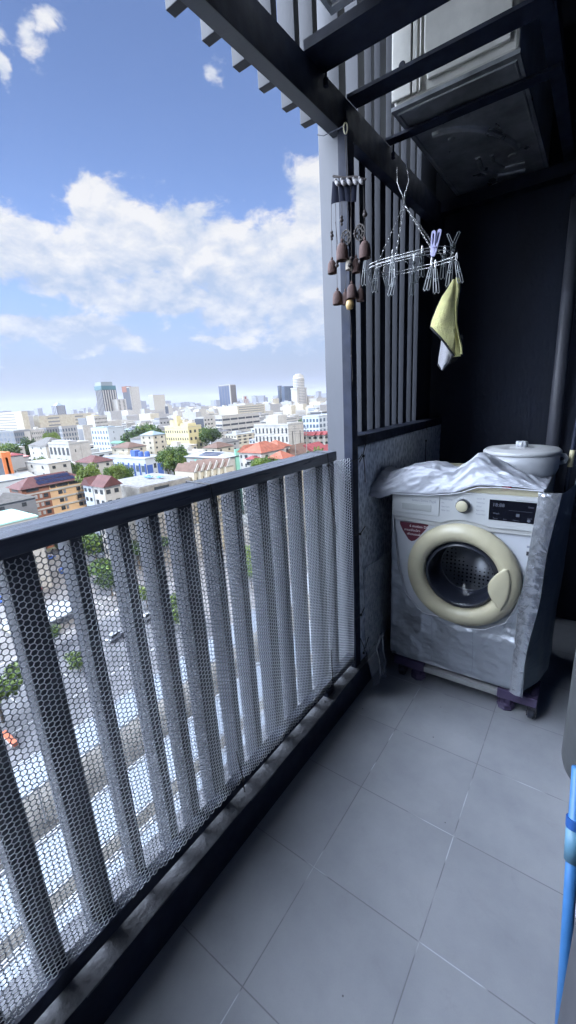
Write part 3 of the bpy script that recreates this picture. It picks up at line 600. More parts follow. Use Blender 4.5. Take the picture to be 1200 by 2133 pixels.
# heap of the folded-back lid of the cover on top of the machine
TOPZ=Z1+.022
prof=[(-.255,.02),(-.235,.05),(-.20,.035),(-.16,.055),(-.12,.07),(-.05,.08),(.0,.078),(.06,.06),(.10,.062),(.145,.10),(.175,.13),(.21,.112),(.26,.08),(.33,.05),(.40,.024),(.435,.012)]
def hz(x):
    for (a,b),(c,d) in zip(prof,prof[1:]):
        if a<=x<=c: return b+(d-b)*(x-a)/(c-a)
    return .01
front=[(-.26,.945),(-.215,.938),(-.16,.962),(-.08,.965),(0,.968),(.10,.982),(.14,.992),(.2,1.018),(.27,1.024),(.35,1.022),(.44,1.02)]
def fz(x):
    for (a,b),(c,d) in zip(front,front[1:]):
        if a<=x<=c: return b+(d-b)*(x-a)/(c-a)
    return 1.0
def heap(u,v):
    x=-.255+u*.69; base=fz(x); top=TOPZ+hz(x)
    w=min(1,v*2.2); 
    if v<.45:
        t=v/.45; y=YF-.034+.02*t*t+.03*t; z=base+(top-base)*(math.sin(t*PI/2)**1.0)*.82
    else:
        t=(v-.45)/.55; y=YF+.016+t*.32; z=base+(top-base)*(.82+.18*math.sin(t*PI))-(.05*t*t)
    xx=x+ .02*(fbm(u*5,v*4,2,11)-.5)
    r=ridge(u*4.2+v*1.6,v*3.2-u*1.1,0,21,3); r2=ridge(u*9-v*5,v*6,0,31,2)
    amp=.026*(.35+.65*math.sin(v*PI))*(.5+hz(x)*6)
    r3=ridge(u*7+v*4,v*5-u*3,0,41,2); z+=amp*(r-.5)*1.9+.014*(r2-.5)+.016*(r3-.5)*w; y+=-.034*(r-.5)*w-.012*(r2-.5)-.018*(r3-.5)*w
    tw=max(0,-.14-x)
    if tw>0: y-=tw*.3
    return (xx,y,max(z,base-.004 if x>-.165 else .93))
MB().grid(heap,150,70).build('folded_top',M_silb,cv,smooth=True,solid=.0012)
MB().tube([(a,YF-.036,fz(a)-.002) for a in [-.24+.68*i/60 for i in range(61)]],.002,6).build('hem',mat('cover_piping',(.55,.57,.62),.5),cv,smooth=True)
o=MB().box(.285,.32,YF-.02,YF+.02,Z1+.0225,Z1+.036).build('red_clip',M_red,bevel=.004); tag(o,'small red plastic clip peeping from under the silver cover on the machine top','clip')
# tub with round lid on top of the machine
M_tub=mat('white_tub_plastic',(.47,.49,.52),.35,var=.06,vscale=6)
tb=thing('plastic_tub','round off-white plastic tub with a knobbed lid standing on the washing machine','tub',(.302,1.70,Z1+.022))
C=(.300,1.70,Z1+.023)
MB().lathe([(.13,0),(.142,.008),(.150,.03),(.152,.06),(.151,.096)],C,n=64).build('tub_body',M_tub,tb,smooth=True)
MB().lathe([(.153,.094),(.157,.098),(.157,.106),(.153,.110),(.146,.116),(.142,.113),(.138,.113),(.134,.117),(.06,.120),(.056,.117),(.052,.117),(.048,.121),(0,.122)],C,n=72).build('lid',mat('tub_lid_plastic',(.45,.46,.47),.42),tb,smooth=True)
kb=MB()
for i in range(8):
    a=i*PI/4; kb.lathe([(.0075,0),(.0075,.022),(.005,.026),(0,.026)],(C[0]+.017*math.cos(a),C[1]+.017*math.sin(a),C[2]+.12),n=10)
kb.lathe([(.02,0),(.02,.024),(0,.024)],(C[0],C[1],C[2]+.12),n=20).build('knob',M_tub,tb,smooth=True)
MB().tube([(C[0]+.145,C[1]+.02,C[2]+.05),(C[0]+.168,C[1]+.02,C[2]+.056),(C[0]+.174,C[1]+.02,C[2]+.07),(C[0]+.166,C[1]+.02,C[2]+.084),(C[0]+.145,C[1]+.02,C[2]+.088)],.009,12).build('tub_handle',M_tub,tb,smooth=True)
MB().tube([(.152,1.54,Z1+.12),(.17,1.55,Z1+.04)],.002,6).build('tub_notch',M_ink,tb)
# ================================================================ WIND CHIME
M_terra=mat('terracotta',(.085,.05,.045),.85,var=.3,vscale=30,bump=.3,bscale=150)
M_cord=mat('brown_cord',(.05,.045,.045),.8)
M_bead=mat('dark_wood_bead',(.03,.022,.022),.6)
M_pale=mat('pale_stone',(.35,.31,.26),.7,var=.2,vscale=60)
M_wire=mat('shiny_wire',(.75,.76,.76),.22,.9)
YC=1.02
def pc(x,y,Y=YC): return on(x,y,1,Y)
top=pc(722,280); 
ch=thing('wind_chime','terracotta bell wind chime with dark bamboo strips hanging from a ring under the beam','wind chime',tuple(top))
c=pc(720,267)
MB().tube([(c[0]+.008*math.cos(a)*.6,c[1]+.004*math.cos(a),c[2]+.015*math.sin(a)) for a in [2*PI*i/24 for i in range(24)]],.0022,8,closed=True).build('ring',mat('pale_plastic_ring',(.65,.62,.45),.5),ch,smooth=True)
MB().tube([pc(661,281,1.10),pc(674,283,1.09),pc(700,271,1.06),pc(716,262)],.0013,6).build('hook_wire',M_black,ch)
MB().tube([pc(719,283),pc(722,368)],.0012,6).tube([pc(722,283),pc(725,368)],.0010,6).build('hanging_cord',M_cord,ch)
# woven roll the bells hang from
ctr=pc(728,374); 
bar=MB().tube([pc(694,367),pc(715,370),pc(740,368),pc(762,374)],.0035,8).build('bamboo_bar',M_bead,ch)
for i in range(5):
    x=703+i*12.5; rl_=MB()
    pts=[pc(x-5+10*t/8,371+14*math.sin(t/8*PI*.6)-1.5*i*.6+(2-4*t/8),YC-.01+.006*math.sin(t)) for t in range(9)]
    rl_.tube(pts,[.0055*(.7+.5*math.sin(PI*t/8))for t in range(9)],10).build('cord_wrap',mat('grey_rope_wrap',(.33,.32,.33),.8,bump=.6,bscale=400),ch,smooth=True)
stp=[(693,378,704,380,690,426,707,421),(705,380,716,381,708,421,720,419),(717,381,728,381,720,419,731,422),(733,381,744,380,730,421,742,421)]
for i,(a,b,c_,d,e,f,g,h) in enumerate(stp):
    q=[pc(a,b),pc(c_,d),pc(g,h,YC+.004),pc(e,f,YC+.004)]
    def sf(u,v,q=q): 
        p=(q[0]*(1-u)+q[1]*u)*(1-v)+(q[3]*(1-u)+q[2]*u)*v; return (p[0],p[1]-.004*math.sin(u*PI),p[2])
    MB().grid(sf,6,4).build('bamboo_strip',mat('dark_bamboo',(.010,.012,.022),.9,spec=.1),ch,solid=.0015)
BL=[(713,524,13,18),(692,556,10,14),(760,520,12.5,17.5),(742,553,9,15),(703,620,11,15),(733,607,11.5,15.5),(751,614,9.5,14),(720,621,8.5,14),(727,551,7.5,11)]
cords=[]
for i,(x,y,w,h) in enumerate(BL):
    Y=YC+(.0 if i in (0,2,5) else .025 if i in (3,7,6) else .01)
    a=pc(x,y,Y); s=np.linalg.norm(a-CAM)/F; r=w*s*.82; H=h*1.6*s
    pal=M_pale if i==8 else M_terra
    z=a[2]+H*.5; 
    MB().lathe([(r*.15,.0),(r*.5,-.06*H),(r*.86,-.25*H),(r*.97,-.5*H),(r*1.0,-.8*H),(r*.99,-.97*H),(r*.93,-1.*H),(r*.86,-.96*H),(r*.8,-.5*H),(r*.1,-.1*H)],(a[0],a[1],z),n=26).lathe([(0,.22*H),(r*.2,.18*H),(r*.27,.08*H),(r*.2,-.02*H)],(a[0],a[1],z),n=12).build('bell',pal,ch,smooth=True)
    tx={0:712,1:690,2:757,3:738,4:699,5:731,6:748,7:726,8:722}[i]
    ty=385 if i in (0,2,3,5,7,8,6) else 424
    MB().tube([pc(tx,ty,Y),(a[0],a[1],z+.2*H)],.00085,5).build('cord',M_cord,ch)
o_=pc(729,635); s=np.linalg.norm(o_-CAM)/F
MB().lathe([(0,9*s),(6*s,7*s),(8*s,0),(6*s,-7*s),(0,-9*s)],tuple(o_),n=18).build('ochre_bead',mat('ochre_ceramic',(.42,.28,.12),.5),ch,smooth=True)
for x,y,w in ((691,484,2.6),(691.5,491,3.4),(691,498,2.3),(711.5,452,2.6),(711.5,459,3.6),(711.5,467,2.4),(760,440,2.6),(760.5,447,4.2),(740,481,2.5),(740,487,3.4),(740,493,2.3),(732,538,3.4),(702,547,3.0),(702,553,3.6),(750,545,3.6),(729,552,4)):
    a=pc(x,y); s=np.linalg.norm(a-CAM)/F*w
    MB().lathe([(0,s),(s*.75,s*.65),(s,0),(s*.75,-s*.65),(0,-s)],tuple(a),n=12).build('bead',M_bead,ch,smooth=True)
for x,y in ((721,496),(750,484)):
    a=pc(x,y,YC+.01); s=np.linalg.norm(a-CAM)/F; d=MB()
    d.tube([(a[0]+9*s*math.cos(q),a[1],a[2]+12*s*math.sin(q)) for q in [2*PI*k/20 for k in range(20)]],1.3*s,6,closed=True)
    d.tube([(a[0]+4.5*s*math.cos(q),a[1],a[2]+6*s*math.sin(q)) for q in [2*PI*k/16 for k in range(16)]],1.*s,6,closed=True)
    for k in range(6):
        q=k*PI/3; d.tube([(a[0]+3*s*math.cos(q),a[1],a[2]+4*s*math.sin(q)),(a[0]+9*s*math.cos(q),a[1],a[2]+12*s*math.sin(q))],1.1*s,6)
    d.build('carved_disc',mat('carved_wood',(.10,.09,.085),.7,bump=.6,bscale=300),ch)
MB().tube([pc(729,644),pc(732,690),pc(731,735),pc(734,775),pc(734,795)],.0008,5).build('tail_cord',M_cord,ch)
for y in (700,742): 
    a=pc(732,y); MB().lathe([(0,.004),(.0028,.002),(.0028,-.002),(0,-.004)],tuple(a),n=10).build('bead',M_bead,ch)
MB().tube([pc(699,462),pc(703,508)],.0011,6).build('thin_rod',M_bead,ch); MB().tube([pc(731,450),pc(731,492)],.0013,6).build('thin_rod',M_bead,ch)
# ================================================================ PEG HANGER
YH=1.30
def ph(x,y,Y=YH): return on(x,y,1,Y)
hg=thing('peg_hanger','oval wire clothes hanger with chains and small clear pegs under the beam','hanger',tuple(ph(842,440)))
cc=ph(853,545); RX=(ph(957,520)[0]-ph(765,525)[0])/2; RX=abs(RX)
cx=(ph(957,520)[0]+ph(765,525)[0])/2; cz=ph(858,540)[2]+.004; RY=.105; RX*=.93; cx-=.008
wr=MB()
for dz,sc_ in ((0,1.),(-.012,1.0),(-.004,.86),(-.016,.86)):
    wr.tube([(cx+RX*sc_*math.copysign(abs(math.cos(a))**.6,math.cos(a)),YH+.03+RY*sc_*math.copysign(abs(math.sin(a))**.7,math.sin(a)),cz+dz) for a in [2*PI*i/60 for i in range(60)]],.0013,6,closed=True)
for a in (-.5,0,.5): wr.tube([(cx+RX*a,YH+.03-RY*.9,cz-.014),(cx+RX*a,YH+.03+RY*.9,cz-.014)],.0011,5)
wr.build('wire_frame',M_wire,hg,smooth=True)
ap=ph(842,425)
def chain(a,b,step=.011):
    a=np.array(a);b=np.array(b);L=np.linalg.norm(b-a);n=max(2,int(L/step)); d=(b-a)/L; m=MB()
    u=np.cross(d,[0,0,1.]) if abs(d[2])<.95 else np.array([1.,0,0]); u/=np.linalg.norm(u); w=np.cross(d,u)
    for i in range(n):
        c=a+(b-a)*(i+.5)/n; s_=u if i%2 else w
        m.tube([c+d*step*.68*math.cos(q)+s_*.0028*math.sin(q) for q in [2*PI*k/10 for k in range(10)]],.0008,5,closed=True)
    return m
for sx,sy in ((-1,-1),(1,-1),(-1,1),(1,1)):
    chain(ap,(cx+RX*.62*sx,YH+.03+RY*.75*sy,cz)).build('chain',M_wire,hg)
MB().tube([ph(827,348),ph(828,380),ph(832,392),ph(838,405),ph(842,425)],.0013,6).tube([ph(848,350),ph(852,378),ph(843,405),ph(842,425)],.0013,6).tube([ph(838,405),ph(842,425),ph(846,405)],.0016,6).build('hook',M_wire,hg,smooth=True)
MB().tube([ph(847,330,1.5),ph(848,352)],.0022,8).build('hook_stem',M_black,hg)
M_peg=mat('clear_peg_plastic',(.72,.75,.78),.18,alpha=.78); M_pegd=mat('smoky_peg_plastic',(.25,.28,.3),.2,alpha=.8)
def peg(x,y,L,lean,mt,open_=.25,Y=YH,name='peg',parent=None,up=False,wd=.0048):
    """a spring peg: two slotted legs meeting at the jaw; L in photo pixels"""
    a=ph(x,y,Y); s=np.linalg.norm(a-CAM)/F; Lm=L*s
    t=Vector((math.sin(lean),0,-math.cos(lean)*(1 if not up else -1))); sd2=Vector((math.cos(lean),.25,0)).normalized()
    m=MB(); a=Vector(a)
    for sg in (-1,1):
        p0=a+sd2*sg*.0022; p1=a+t*Lm*.5+sd2*sg*.004; p2=a+t*Lm+sd2*sg*(.004+open_*Lm*.5)
        wv=Vector((0,1,0))*wd
        for q in (-1,1): m.tube([p0+wv*q*.6+sd2*q*.002,p1+wv*q+sd2*q*.003,p2+wv*q*.8+sd2*q*.003],.0015,6)
        m.tube([p2+wv*.8,p2+t*.003,p2-wv*.8],.0016,6); m.tube([p0+wv*.6,p0-t*.003,p0-wv*.6],.0016,6); m.tube([p1+wv,p1-wv],.0013,6)
    m.tube([a+t*Lm*.42-sd2*.006,a+t*Lm*.42+sd2*.006],.0026,10)
    return m.build(name,mt,parent,smooth=True)
lk=[]
for x,y,L,ln,mt,Y in ((762,543,38,-.12,M_peg,1.16),(785,560,36,-.18,M_peg,1.24),(818,538,42,-.05,M_peg,1.18),(822,578,28,-.35,M_peg,1.17),(862,545,34,.15,M_pegd,1.3),(860,570,34,-.08,M_pegd,1.32),(879,530,34,.0,M_pegd,1.28),
    (899,555,36,-.28,M_peg,1.24),(907,560,38,.1,M_peg,1.24),(926,530,36,-.05,M_pegd,1.3),(941,540,40,-.12,M_peg,1.3),(951,545,34,.3,M_peg,1.3),(770,575,30,.5,M_pegd,1.45),(800,570,30,.4,M_pegd,1.45)):
    pg=peg(x,y,L,ln*.8,mt,.05,Y,'peg',hg)
    a=ph(x,y,Y); MB().tube([(a[0]+.003*math.cos(q),a[1]+.001,a[2]+.016+.014*math.sin(q)) for q in [2*PI*k/14 for k in range(14)]],.0009,5,closed=True).build('peg_link',M_wire,hg)
peg(943,528,30,.0,M_pegd,.45,1.33,'peg',hg,up=True)
# lavender peg clipped upright
a=ph(903,532,1.22); s=np.linalg.norm(a-CAM)/F
lp=MB()
for sg,(x0,y0,x1,y1) in ((-1,(900,535,904,480)),(1,(903,535,917,477))):
    A_,B_=Vector(ph(x0,y0,1.22)),Vector(ph(x1,y1,1.22+.004*sg)); ax=(B_-A_).normalized(); sd3=Vector((ax.z,0,-ax.x)).normalized(); nrm=Vector((0,1,0)); w=4.3*s; L=(B_-A_).length
    outer=[];inner=[]
    for k in range(16):
        q=2*PI*k/16; cx_=math.cos(q); sy=math.sin(q)
        v=.5+.5*sy; ww=w*(.62+.38*v); outer.append(A_+ax*(L*.5+L*.5*math.copysign(abs(sy)**.35,sy))+sd3*ww*math.copysign(abs(cx_)**.7,cx_)); inner.append(A_+ax*(L*.68+L*.22*math.copysign(abs(sy)**.5,sy))+sd3*ww*.42*cx_)
    vs=[p+nrm*d for d in (-.0035,.0035) for p in outer+inner]; N=32
    fs=[]
    for k in range(16):
        j=(k+1)%16; fs+=[(k,j,16+j,16+k),(N+j,N+k,N+16+k,N+16+j),(k,N+k,N+j,j),(16+j,N+16+j,N+16+k,16+k)]
    lp.add(vs,fs)
lp.tube([ph(901,514,1.215),ph(908,514,1.215)],.003,10)
o=lp.build('clothes_peg',mat('lavender_plastic',(.46,.46,.72),.35),bevel=.0006); tag(o,'lavender plastic clothes peg clipped upright on the wire hanger','clothes peg')
# ================================================================ TOWEL
M_yel=mat('yellow_microfibre',(.95,.90,.42),.95,var=.12,vscale=25,bump=.9,bscale=420)
M_gry=mat('grey_microfibre',(.42,.42,.46),.95,var=.12,vscale=25,bump=.9,bscale=420)
M_hem=mat('black_hem',(.015,.016,.02),.8)
YT=1.30
def pt(x,y,d=0.): return Vector(on(x,y,1,YT+d))
tw=thing('hand_towel','yellow and grey microfibre cloth with black hem pinched in one peg of the hanger','cloth',tuple(pt(950,585)))
# front yellow panel: left edge / right fold, sampled down
Lf=[(944,582,.0),(932,602,-.01),(921,618,-.02),(910,642,-.03),(900,668,-.04),(897,682,-.045)]
Rt=[(947,582,.0),(947,610,-.006),(947,640,-.008),(948,670,-.008),(948,700,-.01),(946,742,-.012)]
def edge(Ls,t):
    i=t*(len(Ls)-1); k=min(len(Ls)-2,int(i)); f=i-k; return [Ls[k][j]+(Ls[k+1][j]-Ls[k][j])*f for j in range(3)]
def fp(u,v):
    a=edge(Lf,v); b=edge(Rt,v); x=a[0]+(b[0]-a[0])*u; y=a[1]+(b[1]-a[1])*u
    if v>.5: y+=-(6*math.sin(u*PI))*(v-.5)*2*(0.6)   # hem curve
    d=a[2]+(b[2]-a[2])*u-.018*math.sin(u*PI)*(.3+v)+.005*math.sin(u*7+v*4)*v
    return pt(x,y,d)
MB().grid(fp,24,44).build('front_panel',M_yel,tw,smooth=True,solid=.003)
MB().tube([fp(i/30,1.0) for i in range(31)],.0036,8).build('hem',M_hem,tw,smooth=True)
MB().tube([fp(-.01,i/30)+Vector((0,.004,0)) for i in range(31)],.003,8).build('hem',M_hem,tw,smooth=True)
# right strip of the cloth folded back
R1=[(950,578,.0),(950,600,.004),(949,640,.008),(950,672,.012),(955,700,.016),(959,722,.018),(960,738,.02)]
R2=[(958,580,.004),(958,600,.008),(953,640,.014),(952,672,.016),(957,700,.02),(963,722,.022),(963,738,.024)]
def bp2(u,v):
    a=edge(R1,v); b=edge(R2,v); return pt(a[0]+(b[0]-a[0])*u,a[1]+(b[1]-a[1])*u,a[2]+(b[2]-a[2])*u-.006*math.sin(u*PI))
MB().grid(bp2,8,40).build('folded_strip',M_yel,tw,smooth=True,solid=.003)
# shaded yellow inside and grey back
def ins_(u,v):
    a=edge([(948,582,.01),(948,620,.012),(948,670,.014),(948,710,.016),(942,744,.016)],v); b=edge([(951,582,.02),(950,620,.03),(951,670,.03),(957,712,.03),(960,742,.03)],v); return pt(a[0]+(b[0]-a[0])*u,a[1]+(b[1]-a[1])*u,a[2]+(b[2]-a[2])*u)
MB().grid(ins_,8,30).build('inner_fold',M_yel,tw,smooth=True,solid=.002)
G1=[(921,700,.02),(918,722,.02),(914,745,.02),(913,758,.02),(920,770,.02)]; G2=[(935,700,.012),(942,720,.01),(943,738,.008),(936,755,.01),(922,771,.018)]
def gp(u,v):
    a=edge(G1,v); b=edge(G2,v); return pt(a[0]+(b[0]-a[0])*u,a[1]+(b[1]-a[1])*u,a[2]+(b[2]-a[2])*u-.010*math.sin(u*PI)+.003*math.sin(u*8))
MB().grid(gp,12,30).build('back_panel',M_gry,tw,smooth=True,solid=.003)
MB().tube([gp(1.02,i/20) for i in range(21)]+[gp(0,1.),gp(-.02,.9),gp(-.03,.75)],.0034,8).build('hem',M_hem,tw,smooth=True)
MB().grid(lambda u,v: pt(935+u*29,700+v*(58-18*u)+3*math.sin(u*5),.034),8,14).build('black_back',M_hem,tw,smooth=True,solid=.002)
# ================================================================ THE CITY
GZ=-45.
def zb(x,y): return (GZ-CAM[2])/ray(x,y)[2]
def cm(name,c,r=.85,var=.08,sc=.35,**k): return mat(name,c,r,var=var,vscale=sc,**k)
W1=cm('white_render',(.34,.335,.315),var=.14); W2=cm('cream_render',(.38,.355,.285),var=.14); W3=cm('cool_white_render',(.36,.40,.44)); W4=cm('light_grey_render',(.27,.275,.28))
W5=cm('grey_render',(.15,.16,.175)); W6=cm('raw_concrete',(.20,.195,.18),var=.3,sc=.6); W7=cm('pale_yellow_render',(.46,.41,.235)); W8=cm('peach_render',(.48,.325,.19)); W9=cm('brick_red_render',(.20,.085,.055),var=.12)
GL=mat('dark_window_glass',(.03,.035,.042),.3,spec=.3); GLB=mat('blue_window_glass',(.06,.085,.12),.3,spec=.3); GLT=mat('teal_glass',(.04,.11,.13),.45,spec=.3); GLD=mat('charcoal_glass',(.045,.052,.065),.5,spec=.2)
BLU=cm('blue_panel',(.045,.10,.32)); MINT=cm('mint_panel',(.20,.44,.36)); ORG=cm('orange_panel',(.48,.15,.05)); 
R1=cm('red_brown_roof_tiles',(.085,.032,.032),var=.25,sc=.8); R2=cm('orange_roof_tiles',(.24,.08,.05),var=.3,sc=.8); R3=cm('grey_roof_tiles',(.09,.09,.088),var=.3,sc=.8); R4=cm('brown_roof_tiles',(.105,.065,.05),var=.25,sc=.8)
R5=cm('crimson_roof_tiles',(.19,.04,.045),var=.25,sc=.8); R6=cm('pale_metal_roof',(.28,.30,.31),.55,var=.2,sc=.5); R7=cm('blue_grey_metal_roof',(.19,.25,.29),.5,var=.1,sc=.5); R8=cm('green_metal_roof',(.08,.28,.16),.5)
SOL=mat('solar_cells',(.012,.018,.05),.3)
S(MB().box(-9000,3000,-3000,12000,GZ-1,GZ).build('ground',cm('city_ground',(.17,.165,.155),.95,var=.45,sc=.03,c2=(.09,.11,.07))))
HERO=[]
def cbox(name,label,cat,pc,yt,zd,pl,pr,th=0.,a=None,b=None,group=None):
    C=CAM+ray(pc,yt)*zd; t=rad(th); uL=np.array([-math.cos(t),-math.sin(t),0]); uR=np.array([-math.sin(t),math.cos(t),0])
    def solve(u,px,sgn):
        lo,hi=.5,600.
        for _ in range(40):
            m=(lo+hi)/2; x=prj(C+u*m)[0]
            if (x-px)*sgn<0: lo=m
            else: hi=m
        return lo
    if a is None: a=solve(uL,pl,-1)
    if b is None: b=solve(uR,pr,1)
    ctr=C+uL*a/2+uR*b/2; h=C[2]-GZ
    o=thing(name,label,cat,(ctr[0],ctr[1],GZ),t,group)
    HERO.append((ctr[0],ctr[1],math.hypot(a,b)/2)); o['_a']=a
    del o['_a']
    return o,a,b,h
def face(root,a,b,f,cols,rows,z0,z1,mt,fw=.5,fh=.55,name='window',m0=0.,m1=0.,d=.12):
    """openings in a grid: f 'R' is the +X face, 'L' the -Y face"""
    Lg=b if f=='R' else a; w=Lg*(1-m0-m1)/cols; hh=(z1-z0)/rows
    for i in range(cols):
        for j in range(rows):
            u=-Lg/2+Lg*m0+w*(i+.5); z=z0+hh*(j+.5)
            if f=='R': unit(name,root,(a/2+d/2-.03,u,z),(d,w*fw,hh*fh),mt)
            else: unit(name,root,(u,-b/2-d/2+.03,z),(w*fw,d,hh*fh),mt)
def flatroof(root,a,b,h,mt,par=.9,rm=None):
    MB().box(-a/2-.2,a/2+.2,-b/2-.2,b/2+.2,h,h+.25).build('roof',rm or R6,root,local=True)
    p=MB()
    for x0,x1,y0,y1 in ((-a/2,a/2,-b/2,-b/2+.25),(-a/2,a/2,b/2-.25,b/2),(-a/2,-a/2+.25,-b/2+.26,b/2-.26),(a/2-.25,a/2,-b/2+.26,b/2-.26)): p.box(x0,x1,y0,y1,h+.25,h+par)
    p.build('parapet',mt,root,local=True)
def walls(root,a,b,h,mt,z0=0): return MB().box(-a/2,a/2,-b/2,b/2,z0,h).build('wall',mt,root,local=True)
def hip(a,b,h,rh,ov=.7,gable=False,along='x'):
    A,B=a/2+ov,b/2+ov
    if along=='x':
        e=A if gable else max(.3,A-B); vs=[(-A,-B,h),(A,-B,h),(A,B,h),(-A,B,h),(-e,0,h+rh),(e,0,h+rh)]; fs=[(0,1,5,4),(2,3,4,5),(1,2,5),(3,0,4),(3,2,1,0)]
    else:
        e=B if gable else max(.3,B-A); vs=[(-A,-B,h),(A,-B,h),(A,B,h),(-A,B,h),(0,-e,h+rh),(0,e,h+rh)]; fs=[(1,2,5,4),(3,0,4,5),(0,1,4),(2,3,5),(3,2,1,0)]
    return MB().add(vs,fs)
def tanks(root,pts,mt,r=.8,h=1.6):
    for x,y,z in pts: MB().lathe([(r,0),(r,h*.8),(r*.7,h),(0,h)],(x,y,z),n=12).build('water_tank',mt,root,local=True,smooth=False)
# --- the orange and brick red apartment block with solar panels ---
o,a,b,h=cbox('apartment_building','peach and brick red apartment block with solar panels on its dark red roof','building',45,1022,140,19,177,0)
sp=-b/2+b*.40; Hh=h
MB().box(-a/2,a/2,-b/2,sp,0,h).build('brick_wing',W9,o,local=True); MB().box(-a/2+.15,a/2-.15,sp,b/2,0,h).build('peach_wing',W8,o,local=True)
fl=2.95; nf=5
for k in range(1,nf+1):
    z=h-.5-k*fl+1.6
    MB().box(-a/2-.12,a/2+.12,-b/2-.12,b/2+.12,z-.28,z+.28).build('floor_band',W1,o,local=True)
for k in range(nf):
    z=h-.5-k*fl+1.6-fl/2+.1
    if k==0: continue
    zz=h-.5-k*fl+.35
    for u in (-.3,.02,.33): unit('window',o,(a*u,-b/2-.03,zz),(1.1,.16,1.25),GL)
    for u,w in ((.085,1.5),(.15,.9),(.225,.9),(.30,1.5)): unit('window',o,(a/2+.03,-b/2+b*(u+.03),zz),(.16,w,1.3),GL if w>1 else W4)
    for u,w in ((.56,1.5),(.63,.9),(.86,1.5),(.93,.9)): unit('window',o,(a/2-.12,-b/2+b*u,zz),(.16,w,1.3),GL if w>1 else W5)
for u0,u1 in ((.06,.24),(.42,.50),(.52,.70),(.72,.93)): unit('balcony_opening',o,(a/2-.05,-b/2+b*(u0+u1)/2,h-.55),(.3,b*(u1-u0),.9),GL)
unit('balcony_opening',o,(-.05*a,-b/2-.02,h-.55),(a*.5,.12,.8),GL)
MB().box(-a/2+.3,a/2-.3,-b/2+.3,b/2-.3,h,h+.35).build('eaves',W1,o,local=True)
rh=3.1; rr_=hip(a,b,h+.35,rh,.9,along='y').build('roof',R1,o,local=True)
A_=a/2+.9
for r_,n_ in ((0,10),(1,9)):
    for i in range(n_):
        t0=.14+r_*.36; t1=t0+.31; y=-b/2+b*(.25+.0)+i*1.25*b/21+(.6 if r_ else 0)
        P=lambda t,yy:(A_*(1-t),yy,h+.35+rh*t+.12)
        MB().quadbox([P(t0,y),P(t0,y+1.12*b/21),P(t1,y+1.12*b/21),P(t1,y)],(.0,0,.06)).build('solar_panel',SOL,o,local=True)
# --- generic blocks ---
def block(name,label,pc,yt,zd,pl,pr,wall,L=None,R=None,th=0,a=None,b=None,cat='building',roof=None,box=None,group=None,par=.9):
    o,a,b,h=cbox(name,label,cat,pc,yt,zd,pl,pr,th,a,b,group); walls(o,a,b,h,wall); flatroof(o,a,b,h,wall,par,roof)
    for f,sp in (('L',L),('R',R)):
        if not sp: continue
        for s in (sp if isinstance(sp[0],(list,tuple)) else [sp]):
            cols,rows,frac,mt,fw,fh=s[:6]; nm=s[6] if len(s)>6 else ('window' if cols>1 else 'window_band'); m0=s[7] if len(s)>7 else 0.; m1=s[8] if len(s)>8 else 0.
            face(o,a,b,f,cols,rows,h*(1-frac),h-.6,mt,fw,fh,nm,m0,m1)
    for q in (box or []):
        x0,x1,y0,y1,hh,mt=q; MB().box(a*x0,a*x1,b*y0,b*y1,h+.26,h+hh).build('roof_block',mt,o,local=True)
    return o,a,b,h
# left slab hotel and long cream block
block('hotel_building','cream slab building with long window bands at the left edge of the skyline',44,858,600,-30,57,W2,(1,10,.8,W5,.86,.32,'window_band',0,.12),(1,1,.3,W2,.2,.2))
block('office_building','long low cream building with four rows of windows left of the skyline',80,868,620,74,190,W2,None,[(1,6,.75,W5,.46,.4,'window_band',.03,.51),(1,6,.75,W5,.40,.4,'window_band',.54,.06)],a=18)
block('condominium','grey blue condominium with rows of balconies and a white blank end at left',28,899,440,-20,62,W5,(6,5,.9,GLB,.5,.6),[(5,5,.9,GLB,.6,.62,'window',.0,.38),(1,1,.98,W1,.95,.98,'end_wall',.62,0)])
block('condominium','white condominium with six columns of small windows, behind the grey hip roof house',64,897,455,60,92,W1,None,(7,5,.85,GL,.4,.45),a=14)
block('condominium','dark slate apartment row under the long cream building',96,893,470,93,152,W5,None,(10,5,.85,GLD,.5,.7),a=14)
block('condominium','slate and white apartment block right of the dark slate row',128,890,430,122,163,W4,(3,5,.8,GLB,.5,.6),(6,5,.8,GLB,.5,.6))
block('apartment_building','white blank sided block beside the slate apartment row',172,888,420,160,193,W1,(1,1,.9,W5,.8,.85,'shaded_panel'),None)  # grey panel puts the shade of the left side into the colour
block('office_building','grey louvred office block in front of the long cream building',178,872,560,173,197,W5,None,(1,6,.6,W4,.95,.5,'window_band'),a=20)
block('office_building','small white office building with a yellow top left of the striped tower',196,868,540,190,222,W1,None,(9,4,.5,GL,.5,.4),a=20,box=[(-.5,.2,-.4,.1,1.6,W7)])
# towers
o,a,b,h=cbox('office_tower','tallest tower at left with a teal glass crown and white vertical stripes','tower',212,812,1150,198,242)
walls(o,a,b,h,GLD)
for i in range(6): 
    MB().box(a/2,a/2+.8,-b/2+b*(i+.2)/6,-b/2+b*(i+.62)/6,0,h-1).build('stripe',W1,o,local=True)
for i in range(5): MB().box(-a/2+a*(i+.3)/5,-a/2+a*(i+.5)/5,-b/2-.8,-b/2,0,h-1).build('stripe',W4,o,local=True)
MB().box(-a/2-.5,a/2+.9,-b/2-.9,b/2-.5,h,h+11).build('crown',GLT,o,local=True); MB().box(-a/2+2,a/2-1,-b/2+1,b/2-8,h+11,h+21).build('crown',mat('slate_crown',(.16,.19,.21),.5),o,local=True)
MB().box(-a/2-9,-a/2,-b/2+4,b/2-3,0,h-32).build('side_wing',GLD,o,local=True)
block('apartment_tower','white tower with dark window columns directly right of the striped tower',243,832,1160,240,262,W1,None,(2,15,.75,GL,.4,.55),a=25)
